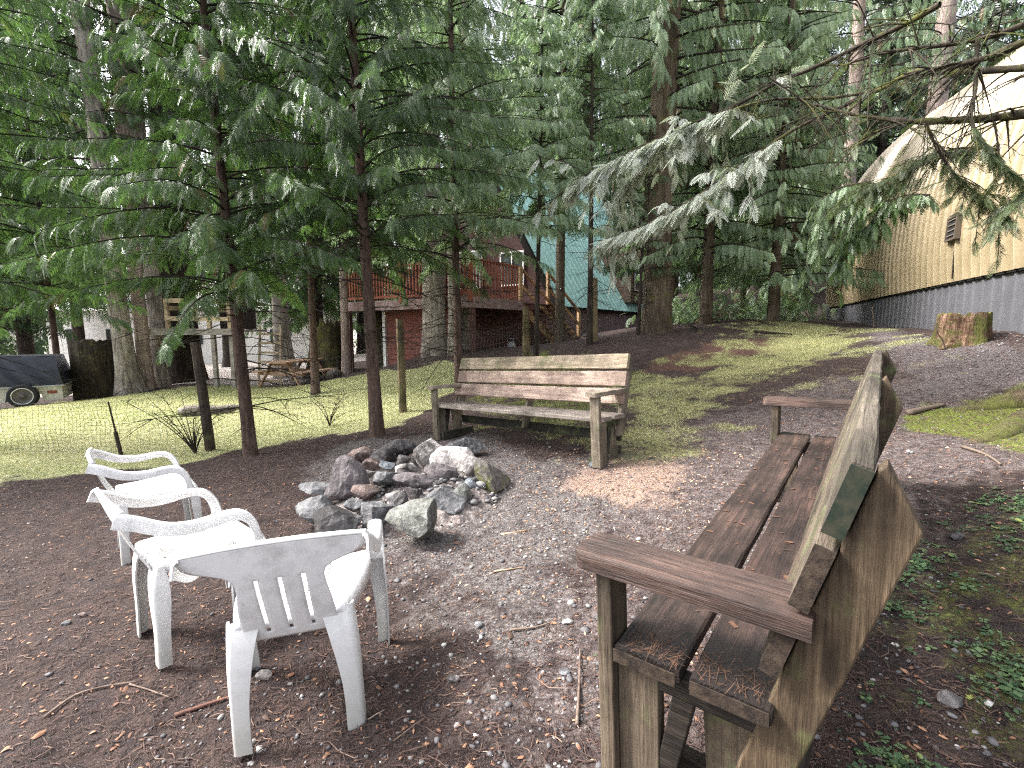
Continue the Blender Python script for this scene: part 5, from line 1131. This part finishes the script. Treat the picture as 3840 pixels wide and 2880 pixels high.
# louvred vent: where the ray through the vent meets the wall
def on_dome(px, py, h):
    X = (px - 512) / F; y = (D0.y * e1.x - D0.x * e1.y - h * 0) ; # param along wall for given azimuth
    Y = (384 - py) / F; dx, dy, dz = X, cp_ + Y * sp_, Y * cp_ - sp_
    # solve (t dx - D0.x) . nrm + (t dy - D0.y) . nrm = h
    t = (h + D0.x * nrm.x + D0.y * nrm.y) / (dx * nrm.x + dy * nrm.y); p = Vector((t * dx, t * dy, CAMZ + t * dz)); return (p - D0).dot(e1), p.z
hh = 0
AU = lambda s, z: float(np.interp((z - ZB) / FS(s), [q[1] for q in arch[:11]], [q[0] for q in arch[:11]]))
for _ in range(12):
    sv, zv = on_dome(957, 228, hh); hh = AU(sv, zv)
bx = MB(); vt = []
def vbox(s_, z_, ds, dz_, t0, t1):
    q = lambda s, z, t: e1 * s + nrm * (AU(s, z) - .01 - t) + Vector((0, 0, z))
    vs = [q(s_ + a * ds / 2, z_ + b * dz_ / 2, t) for t in (t0, t1) for a, b in ((-1, -1), (1, -1), (1, 1), (-1, 1))]
    return vs, [(0, 1, 2, 3), (7, 6, 5, 4), (0, 4, 5, 1), (1, 5, 6, 2), (2, 6, 7, 3), (3, 7, 4, 0)]
VW, VH = .37, .37
vent = MB(); vent.add(*vbox(sv, zv, VW, VH, .0, .05)); vent.build('vent', plain('vent_dark', (.02, .02, .02), .7), dome)
fr = MB()
for a, b, c_, d_ in ((0, VH/2, VW + .04, .03), (0, -VH/2, VW + .04, .03), (-VW/2, 0, .03, VH), (VW/2, 0, .03, VH)): fr.add(*vbox(sv + a, zv + b, c_, d_, .0, .075))
fo_ = fr.build('vent_frame', plain('vent_brown', (.09, .07, .05), .7), dome)
lo = MB()
for k in range(5): lo.add(*vbox(sv, zv - VH/2 + .07 + k * .085, VW - .04, .018, .05, .068))
lo.build('louvre', plain('vent_slat', (.14, .12, .10), .6), dome)
MB().tube([e1 * sv + nrm * -.03 + Vector((0, 0, zv - VH/2)), e1 * (sv + .03) + nrm * -.035 + Vector((0, 0, (zv + ZB) / 2)), e1 * (sv + .02) + nrm * -.03 + Vector((0, 0, ZB + .05))], .012, 5).build('vent_cable', M['twig'], dome)
for (px, py, lab) in ((0, 0, ''),):
    pass
stick('dead_stalk', 'pale bare stalk leaning against the left side of the mossy stump', 'stalk', [(942, 341), (938, 325)], .014, M['twig_pale'])
bpy.data.objects['dead_stalk'].data.transform(Matrix.Identity(4))
def upright(label, px, py, zc, pts, r):
    b = Vector(base_at(px, py, zc)); mb = MB().tube(catmull([Vector(p) for p in pts], 4), [r * (1 - .05 * k) for k in range(4 * (len(pts) - 1) + 1)], 5)
    o = mb.build('dead_stalk', M['twig_pale'], smooth=True); o.location = b; tag(o, label, 'stalk')
upright('crooked pale dead stalk rising left of the mossy stump', 946, 338, 6.3, [(0, 0, 0), (-.04, 0, .12), (-.13, 0, .24), (-.15, 0, .38)], .012)
upright('thin bleached stalk before the grey skirting of the domed building', 874, 327, 11.0, [(0, 0, 0), (-.03, 0, .25), (-.08, 0, .42), (-.04, .02, .5)], .018)
bpy.data.objects.remove(bpy.data.objects['dead_stalk'])

# ------------------------------------------------------------------ cabin: A-frame with teal roof, deck and stairs
C1 = Vector((-1.69, 13.3, 0)); h1 = Vector((.557, .8305, 0)); h2 = Vector((-.8305, .557, 0))
def hp(s, o, z): return h1 * s + h2 * o + Vector((0, 0, z))
def hbox(mb, s0, s1, o0, o1, z0, z1):
    vs = [hp(s, o, z) for s in (s0, s1) for o in (o0, o1) for z in (z0, z1)]
    return mb.add(vs, [(0, 1, 3, 2), (4, 6, 7, 5), (0, 4, 5, 1), (2, 3, 7, 6), (0, 2, 6, 4), (1, 5, 7, 3)])
M['red_siding'] = plain('red_brown_siding', (.24, .085, .065), .7, .3, .4, 8, (.20, .07, .055))
M['brown_siding'] = plain('dark_brown_siding', (.15, .080, .075), .8, .25, .5, 8, (.10, .055, .05))
M['brown_panel'] = plain('purple_brown_boards', (.36, .26, .27), .8, .25, .5, 6, (.25, .175, .185))
M['teal'] = plain('teal_metal_roof', (.38, .66, .63), .45, .5, .25, 2.2, (.48, .73, .70))
M['red_wood'] = plain('red_railing_wood', (.33, .115, .07), .7, .3, .4, 12, (.24, .08, .05))
M['new_wood'] = wood('new_lumber', (.38, .23, .11), (.55, .36, .19), (.66, .47, .28), 'z', .7)
M['fascia'] = plain('weathered_fascia', (.22, .13, .12), .8, .3, .6, 9, (.34, .27, .26))
M['white_trim'] = plain('white_trim', (.78, .78, .76), .5)
M['glass_dark'] = plain('window_glass', (.05, .06, .06), .06, .8)
cabin = thing('cabin', 'red-brown A-frame cabin with a steep teal metal roof seen through the trees', 'house', tuple(C1))
DZ = 2.2
# basement walls with horizontal laps
def laps(mb, s0, s1, o0, o1, z0, z1, pitch=.17):
    z = z0; out = Vector((0, 0, 0))
    while z < z1:
        zt = min(z + pitch, z1)
        if s0 == s1: # facing -h1
            vs = [hp(s0 - .025, o0, z), hp(s0 - .025, o1, z), hp(s0, o1, zt), hp(s0, o0, zt), hp(s0, o0, z), hp(s0, o1, z)]
        else:
            vs = [hp(s0, o0 - .025, z), hp(s1, o0 - .025, z), hp(s1, o0, zt), hp(s0, o0, zt), hp(s0, o0, z), hp(s1, o0, z)]
        mb.add(vs, [(0, 1, 2, 3), (0, 4, 5, 1)]); z = zt
    return mb
laps(MB(), 0, 0, 0, 2.65, -1.6, DZ - .12).build('front_wall', M['red_siding'], cabin)
laps(MB(), 0, 5.3, 0, 0, -1.2, DZ - .12).build('basement_wall', M['brown_siding'], cabin)
mb = MB(); hbox(mb, .01, 5.3, .04, 2.6, -1.5, DZ - .3); mb.build('wall_core', M['brown_siding'], cabin)
mb = MB(); hbox(mb, -.09, .02, 2.63, 2.75, -1.6, DZ - .12); mb.build('corner_trim', M['white_trim'], cabin)
# vertical board skirting under the roof
mb = MB(); s = 5.3
while s < 19: hbox(mb, s, s + .19, random.uniform(-.012, .01), .05, -.3, DZ - .05); s += .2
mb.build('skirting', M['brown_panel'], cabin)
# roof
V = []; pts = []; s = 5.5
while s < 19.2: pts += [(s, 0), (s + .35, 0), (s + .37, .04), (s + .41, .04)]; s += .43
SL = 1.72
for s, h in pts:
    for o in (-.25, 4.0): V.append(hp(s, o - h * .86, DZ + .03 + (o + .25) * SL + h * .5))
MB().add(V, [(2*i, 2*i + 1, 2*i + 3, 2*i + 2) for i in range(len(pts) - 1)]).build('roof', M['teal'], cabin, recalc=False)
V = [hp(s, o, DZ + .03 + (8.25 - o) * SL) for s in (5.5, 19.2) for o in (4.0, 8.25)]; MB().add(V, [(0, 1, 3, 2)]).build('roof', M['teal'], cabin)
mb = MB(); hbox(mb, 5.4, 19.2, -.27, -.2, DZ - .09, DZ + .03); mb.build('eave_board', M['dark_gap'], cabin)
# gable face
V = [hp(5.62, o, DZ + z) for o, z in ((-.1, .1), (8.1, .1), (4.0, 7.2))]; MB().add(V, [(0, 1, 2)]).build('gable_wall', plain('gable_siding', (.065, .032, .030), .8, .25, .5, 8, (.045, .022, .02)), cabin)
V = [hp(5.5, -.45, DZ - .05), hp(5.5, 4.0, DZ + 7.5), hp(5.5, 4.0, DZ + 7.15), hp(5.5, -.2, DZ - .05), hp(5.7, -.45, DZ - .05), hp(5.7, 4.0, DZ + 7.5), hp(5.7, 4.0, DZ + 7.15), hp(5.7, -.2, DZ - .05)]
MB().add(V, [(0, 1, 2, 3), (4, 5, 6, 7), (0, 1, 5, 4), (3, 2, 6, 7)]).build('rake_board', M['dark_gap'], cabin)
# deck with fascia
mb = MB(); hbox(mb, -.5, 5.5, -.6, 3.9, DZ - .16, DZ - .04); hbox(mb, -.5, 1.9, -1.15, -.6, DZ - .16, DZ - .04); mb.build('deck_floor', M['brown_siding'], cabin)
mb = MB(); hbox(mb, -.56, -.5, -1.15, 3.95, DZ - .28, DZ + .0); hbox(mb, -.5, 1.9, -1.21, -1.15, DZ - .28, DZ); mb.build('fascia', M['fascia'], cabin)
# railing
rl = MB(); hbox(rl, -.56, -.50, -1.15, 3.95, DZ + .92, DZ + .98); hbox(rl, -.55, -.52, -1.15, 3.95, DZ + .06, DZ + .13); hbox(rl, -.5, 1.6, -1.2, -1.15, DZ + .92, DZ + .98)
o = -1.1
while o < 3.95: hbox(rl, -.545, -.515, o, o + .05, DZ + .05, DZ + .95); o += .125
o = -.45
while o < 1.6: hbox(rl, o, o + .05, -1.19, -1.16, DZ + .0, DZ + .95); o += .14
rl.build('deck_railing', M['red_wood'], cabin)
for o in (-1.12, 1.4, 3.9): m_ = MB(); hbox(m_, -.58, -.48, o - .05, o + .05, DZ - .1, DZ + 1.08); m_.build('railing_post', M['red_wood'], cabin)
for o in (-1.1, 3.85): m_ = MB(); hbox(m_, -.5, -.38, o - .06, o + .06, -1.3, DZ - .16); m_.build('deck_post', M['brown_siding'], cabin)
# gable window + door
def window(s, o0, o1, z0, z1, face='h1'):
    w = MB(); fr = MB(); m_ = MB(); f = .06
    if face == 'h1':
        hbox(w, s - .03, s - .01, o0, o1, z0, z1)
        for a in ((o0 - f, o1 + f, z0 - f, z0), (o0 - f, o1 + f, z1, z1 + f), (o0 - f, o0, z0, z1), (o1, o1 + f, z0, z1), ((o0 + o1) / 2 - .02, (o0 + o1) / 2 + .02, z0, z1)): hbox(fr, s - .07, s - .012, a[0], a[1], a[2], a[3])
    else:
        hbox(w, o0, o1, s - .03, s - .01, z0, z1)
        for a in ((o0 - f, o1 + f, z0 - f, z0), (o0 - f, o1 + f, z1, z1 + f), (o0 - f, o0, z0, z1), (o1, o1 + f, z0, z1), (o0, o1, z0 + (z1 - z0) * .68, z0 + (z1 - z0) * .68 + .05)): hbox(fr, a[0], a[1], s - .07, s - .012, a[2], a[3])
    wo = w.build('window', M['glass_dark'], cabin); fr.build('window_frame', M['white_trim'], wo)
window(5.6, 1.2, 2.2, DZ + .9, DZ + 2.1); window(5.6, 3.2, 4.6, DZ + .9, DZ + 2.3)
# dormer in the roof: brown lap siding with white window
dm = [(13.3, DZ + .5), (13.2, DZ + 3.4), (15.6, DZ + 3.4), (15.6, DZ + .5)]
V = [hp(s, -.32, z) for s, z in dm] + [hp(s, (z - DZ) / SL + .1, z) for s, z in dm]
MB().add(V, [(0, 1, 2, 3), (0, 4, 5, 1), (1, 5, 6, 2), (2, 6, 7, 3), (3, 7, 4, 0)]).build('dormer', plain('dormer_siding', (.27, .19, .15), .8, .2, .5, 9, (.19, .13, .10)), cabin)
mb = MB(); z = DZ + .55
while z < DZ + 3.3:
    q = 0; hbox(mb, 13.32, 15.58, -.335, -.318, z, z + .02); z += .16
mb.build('lap_line', M['dark_gap'], cabin)
window(-.34, 13.7, 15.0, DZ + 1.15, DZ + 2.95, 'h2')
# stairs: two stringers, treads, posts, handrails
n0 = Vector((1.44, 15.5, 0)) - C1; f0 = Vector((2.35, 16.75, 0)) - C1
gzn, gzf = g(1.44, 15.5), g(2.35, 16.75)
st = MB(); top_n = hp(1.85, -1.1, 0); top_f = hp(3.3, -.15, 0)
dn = (top_n - n0); df = dn
for a, gz in ((n0, gzn), (f0, gzn)):
    b = a + dn; m_ = MB(); m_.beam(a + Vector((0, 0, gzn + .15)), b + Vector((0, 0, DZ - .12)), .045, .26); m_.build('stringer', M['new_wood'], cabin)
    m_ = MB(); m_.beam(a + Vector((0, 0, gzn + 1.2)), b + Vector((0, 0, DZ + .95)), .10, .045); m_.build('handrail', M['new_wood'], cabin)
    m_ = MB(); m_.beam(a + Vector((0, 0, gzn + .75)), b + Vector((0, 0, DZ + .48)), .04, .10); m_.build('mid_rail', M['new_wood'], cabin)
    m_ = MB(); m_.box(tuple(a + Vector((0, 0, gzn + .52))), (.10, .10, 1.36), (0, 0, .59)); m_.build('stair_post', M['new_wood'], cabin)
    m_ = MB(); m_.box(tuple(b + Vector((0, 0, DZ + .4))), (.10, .10, 1.2), (0, 0, .59)); m_.build('stair_post', M['new_wood'], cabin)
for k in range(8):
    q = (k + .5) / 8; a = n0.lerp(n0 + dn, q); b = f0.lerp(f0 + dn, q); z = gzn + .22 + (DZ - gzn - .22) * q
    m_ = MB(); m_.beam(a + Vector((0, 0, z)), b + Vector((0, 0, z)), .28, .04); m_.build('tread', M['brown_siding'], cabin)
# propane tank
pb = Vector(base_at(511, 352, 15.6)); tk = thing('propane_tank', 'small white propane tank on the ground before the dark cabin wall', 'gas tank', tuple(pb))
wp = plain('white_paint', (.72, .74, .80), .35, .5, .2, 8)
P = [(0, .02), (.14, .02), (.155, .06), (.155, .26), (.14, .31), (.09, .345), (0, .355)]
mb = MB(); n = 20; vs = [Vector((r * math.cos(2*PI*k/n), r * math.sin(2*PI*k/n), z)) for r, z in P for k in range(n)]; mb.add(vs, [(i*n + k, i*n + (k+1) % n, (i+1)*n + (k+1) % n, (i+1)*n + k) for i in range(len(P) - 1) for k in range(n)]); mb.build('tank_body', wp, tk, smooth=True)
mb = MB(); mb.tube([(0, 0, .34), (0, 0, .41)], .022, 8); mb.build('valve', M['rust'], tk)
mb = MB(); R_ = [Vector((.10 * math.cos(a), .10 * math.sin(a), .44)) for a in np.linspace(.6, 5.7, 14)]; mb.tube(R_, .012, 6); mb.tube([R_[0], R_[0] - Vector((0, 0, .11))], .012, 6).tube([R_[7], R_[7] - Vector((0, 0, .11))], .012, 6).tube([R_[-1], R_[-1] - Vector((0, 0, .11))], .012, 6); mb.build('collar', wp, tk, smooth=True)
mb = MB(); mb.tube([Vector((.10 * math.cos(a), .10 * math.sin(a), .012)) for a in np.linspace(0, 6.28, 16)], .013, 6); mb.build('foot_ring', wp, tk)

# ------------------------------------------------------------------ treehouse platform, ladder, picnic table
M['pale_lumber'] = wood('pale_lumber', (.42, .31, .19), (.60, .48, .32), (.70, .59, .43), 'x', .7)
M['grey_lumber'] = wood('grey_deck_lumber', (.26, .23, .20), (.42, .38, .34), (.55, .50, .46), 'x', .8)
tb_ = W(185, 331, 12.9); tz = tb_.z; tg = g(tb_.x, tb_.y); th = thing('treehouse_platform', 'wooden treehouse platform with pale railings among the big trunks', 'treehouse', (tb_.x, tb_.y, tg)); z_ = tz - tg
def PX(px, zc=12.9): return W(px, 331, zc).x - tb_.x
x0, x1 = PX(147), PX(232)
MB().box(((x0 + x1) / 2, .9, z_), (x1 - x0, 1.9, .06)).build('platform_floor', M['grey_lumber'], th)
MB().box(((x0 + x1) / 2, -.07, z_ - .02), (x1 - x0 + .06, .04, .17)).build('front_beam', M['grey_lumber'], th)
for px in (169, 210.5, 231):
    MB().box((PX(px), -.02, z_ + .42), (.09, .09, .92)).build('railing_post', M['pale_lumber'], th)
for px in (213, 231):
    MB().box((PX(px), 0, (z_ - .1) / 2 - .1), (.10, .10, z_ + .1)).build('support_post', M['grey_lumber'], th)
MB().beam((PX(169), -.075, z_ + .83), (PX(231), -.075, z_ + .76), .04, .12).build('top_rail', M['pale_lumber'], th)
MB().beam((PX(169), -.075, z_ + .34), (PX(231), -.075, z_ + .32), .04, .11).build('mid_rail', M['pale_lumber'], th)
MB().beam((PX(169), -.02, z_ + .62), (PX(190), 1.7, z_ + .62), .04, .12).build('side_rail', M['pale_lumber'], th)
MB().beam((PX(231), 0, z_ + .80), (PX(231), 1.8, z_ + .80), .04, .12).build('side_rail', M['pale_lumber'], th)
MB().box((PX(200), 1.84, z_ + .9), (1.1, .06, 1.7)).build('back_wall', M['bark_dark'], th)
lb = Vector(base_at(270, 382, 13.6)); lad = thing('ladder', 'homemade wooden ladder leaning against the grey trunk', 'ladder', tuple(lb))
for sx, dx in ((-.34, -.12), (.30, -.14)):
    MB().beam((sx, 0, -.02), (sx + dx * 2.0, .75, 1.75), .05, .09).build('ladder_rail', M['pale_lumber'], lad)
for k in range(6):
    q = (k + .6) / 6.5; MB().beam((-.34 - .24 * q, .75 * q - .03, 1.75 * q), (.30 - .28 * q, .75 * q - .03, 1.75 * q), .035, .06).build('rung', M['pale_lumber'], lad)
tp = Vector(base_at(296, 382, 13.8)); pt = thing('picnic_table', 'unpainted wooden picnic table with attached seats at the far edge of the lawn', 'picnic table', tuple(tp), (0, 0, -.22))
M['table_wood'] = wood('table_wood', (.36, .22, .14), (.54, .36, .24), (.64, .47, .34), 'y', .75)
for k in range(5): MB().box((-.30 + k * .15, 0, .70), (.14, 1.7, .04)).build('table_board', M['table_wood'], pt)
for sg in (-1, 1):
    for k in (0, 1): MB().box((sg * (.62 + .15 * k), 0, .42), (.14, 1.7, .04)).build('seat_board', M['table_wood'], pt)
    for yy in (-.65, .65):
        MB().beam((sg * .26, yy, .67), (sg * .66, yy, .0), .04, .10, (0, 1, 0)).build('leg', M['table_wood'], pt)
for yy in (-.61, .61):
    MB().box((0, yy, .375), (1.5, .04, .09)).build('cross_brace', M['table_wood'], pt); MB().box((0, yy, .64), (.72, .04, .08)).build('cross_brace', M['table_wood'], pt)

# ------------------------------------------------------------------ tent trailer
tw_ = W(23.2, 398, 10.6); gz = g(tw_.x, tw_.y); tr = thing('camping_trailer', 'cream folding camping trailer with a raised dark blue tarpaulin top', 'trailer', (tw_.x, tw_.y, gz), (0, 0, .60)); tr.scale = (.87, .87, .87)
M['cream'] = plain('cream_panel', (.62, .60, .54), .5, .5, .35, 4, (.50, .48, .42)); M['tarp'] = plain('blue_black_tarp', (.009, .011, .020), .4, .5, .4, 3, (.014, .018, .034)); M['tyre'] = plain('tyre_rubber', (.022, .022, .024), .8, .3)
xr = .74; xl = -2.6
body = [(xl, .14), (xl, .50), (-.33, .50), (-.33, .50), (xr, .52), (xr - .0, .16), (.36, .14), (.33, .30), (.22, .42), (.0, .47), (-.22, .42), (-.33, .30), (-.36, .14)]
MB().prism(body, .10, 1.75, 'y').build('body', M['cream'], tr)
MB().box(((xl + xr) / 2, .9, .53), (xr - xl + .1, 1.78, .035)).build('trim_rail', plain('grey_trim', (.35, .37, .40), .4), tr)
nT = 22; V = []; rn = random.Random(9)
tarp = [(xl, .55), (xl, 1.30), (.0, 1.34), (.6, 1.30), (xr + .04, .55)]
xs = np.linspace(xl, xr + .05, nT * 2); Zs = np.linspace(0, 1, nT)
for zi, q in enumerate(Zs):
    for xi, x in enumerate(xs):
        xr2 = x - (q * .17) * (xi / len(xs)); y = .02 + .30 * q ** 1.5 + .022 * math.sin(x * 9 + q * 7 + math.sin(x * 3) * 2) * (1 - q * .4) + rn.uniform(-.004, .004); V.append((xr2, y, .55 + .78 * q - .03 * math.sin(x * 2.2) * q))
m_ = MB(); k2 = len(xs); m_.add(V, [(i*k2 + k, i*k2 + k + 1, (i+1)*k2 + k + 1, (i+1)*k2 + k) for i in range(nT - 1) for k in range(k2 - 1)])
xe = xr + .05; m_.add([(xe, .02, .55), (xe, 1.78, .55), (xe - .17, 1.45, 1.31), (xe - .17, .32, 1.31), (xl, 1.45, 1.31), (xl, .32, 1.31), (xl, 1.78, .55)], [(0, 1, 2, 3), (3, 2, 4, 5), (1, 6, 4, 2)])
m_.build('tarpaulin', M['tarp'], tr, smooth=True, recalc=False)
wh = MB(); prof = [(.15, .0), (.20, -.06), (.26, -.085), (.295, -.07), (.305, 0), (.305, .08), (.15, .09)]; n = 32
wh.add([Vector((r * math.cos(2*PI*k/n), y, .30 + r * math.sin(2*PI*k/n))) for r, y in prof for k in range(n)], [(i*n + k, i*n + (k+1) % n, (i+1)*n + (k+1) % n, (i+1)*n + k) for i in range(len(prof) - 1) for k in range(n)]); wo = wh.build('wheel', M['tyre'], tr, smooth=True)
rg = MB(); rg.tube([Vector((.205 * math.cos(a), -.065, .30 + .205 * math.sin(a))) for a in np.linspace(0, 2 * PI, 33)], .011, 6, False); rg.build('rim', plain('chrome_rim', (.75, .75, .78), .3, .5, metal=.3), wo, smooth=True)
hb = MB(); n = 24; hp_ = [(.0, -.07), (.05, -.07), (.06, -.03), (.13, -.02), (.195, -.05)]; hb.add([Vector((r * math.cos(2*PI*k/n), y, .30 + r * math.sin(2*PI*k/n))) for r, y in hp_ for k in range(n)], [(i*n + k, i*n + (k+1) % n, (i+1)*n + (k+1) % n, (i+1)*n + k) for i in range(len(hp_) - 1) for k in range(n)]); hb.build('hub', plain('dark_hub', (.10, .09, .09), .5, .5, metal=.3), wo, smooth=True)
MB().box((.54, .09, .36), (.19, .02, .075)).build('marker_light', plain('red_reflector', (.22, .035, .02), .4, .5), tr, bevel=.01)
# pale shed far behind the lawn
sb = W(200, 372, 26); sh = thing('shed', 'long white-walled outbuilding glimpsed behind the trunks beyond the lawn', 'building', (sb.x, sb.y, g(sb.x, sb.y)), (0, 0, -.04))
MB().box((-1, 1.5, 1.2), (15, 3, 3.4)).build('wall', M['white_trim'], sh)
MB().prism([(-.3, 2.9), (3.3, 2.9), (1.5, 4.0)], -8.8, 6.8).build('roof', plain('pale_roof', (.45, .44, .44), .6), sh)
for k in range(6): MB().box((-7 + k * 2.3, -.02, 1.5), (.8, .06, .8)).build('window', M['glass_dark'], sh)

# ------------------------------------------------------------------ light and render settings
wd = bpy.data.worlds.new('World'); S.world = wd; wd.use_nodes = True; nt = wd.node_tree; nt.nodes.clear()
SUN_EL, SUN_AZ = math.radians(46), math.radians(-80)
sky = nt.nodes.new('ShaderNodeTexSky'); sky.sky_type = 'NISHITA'; sky.sun_disc = False; sky.sun_elevation = SUN_EL; sky.sun_rotation = SUN_AZ; sky.air_density = 1.0; sky.dust_density = 6.0; sky.ozone_density = 1.0
hs = nt.nodes.new('ShaderNodeHueSaturation'); hs.inputs['Saturation'].default_value = .35
bg = nt.nodes.new('ShaderNodeBackground'); bg.inputs[1].default_value = .15; ow = nt.nodes.new('ShaderNodeOutputWorld')
nt.links.new(sky.outputs[0], hs.inputs['Color']); nt.links.new(hs.outputs[0], bg.inputs[0]); nt.links.new(bg.outputs[0], ow.inputs[0])
sl_ = bpy.data.lights.new('sun', 'SUN'); so = bpy.data.objects.new('sun', sl_); COL.objects.link(so); sl_.energy = 1.9; sl_.angle = math.radians(12); sl_.color = (1, .965, .94)
dv = Vector((math.sin(SUN_AZ) * math.cos(SUN_EL), math.cos(SUN_AZ) * math.cos(SUN_EL), math.sin(SUN_EL))); so.rotation_euler = (-dv).to_track_quat('-Z', 'Y').to_euler()
S.view_settings.view_transform = 'Standard'; S.view_settings.look = 'None'; S.view_settings.gamma = 1; S.view_settings.exposure = 2.1
S.render.engine = 'CYCLES'; S.cycles.max_bounces = 6; S.cycles.diffuse_bounces = 3; S.cycles.glossy_bounces = 2; S.cycles.transmission_bounces = 3; S.cycles.transparent_max_bounces = 4
S.cycles.use_denoising = False; S.cycles.filter_width = 1.2
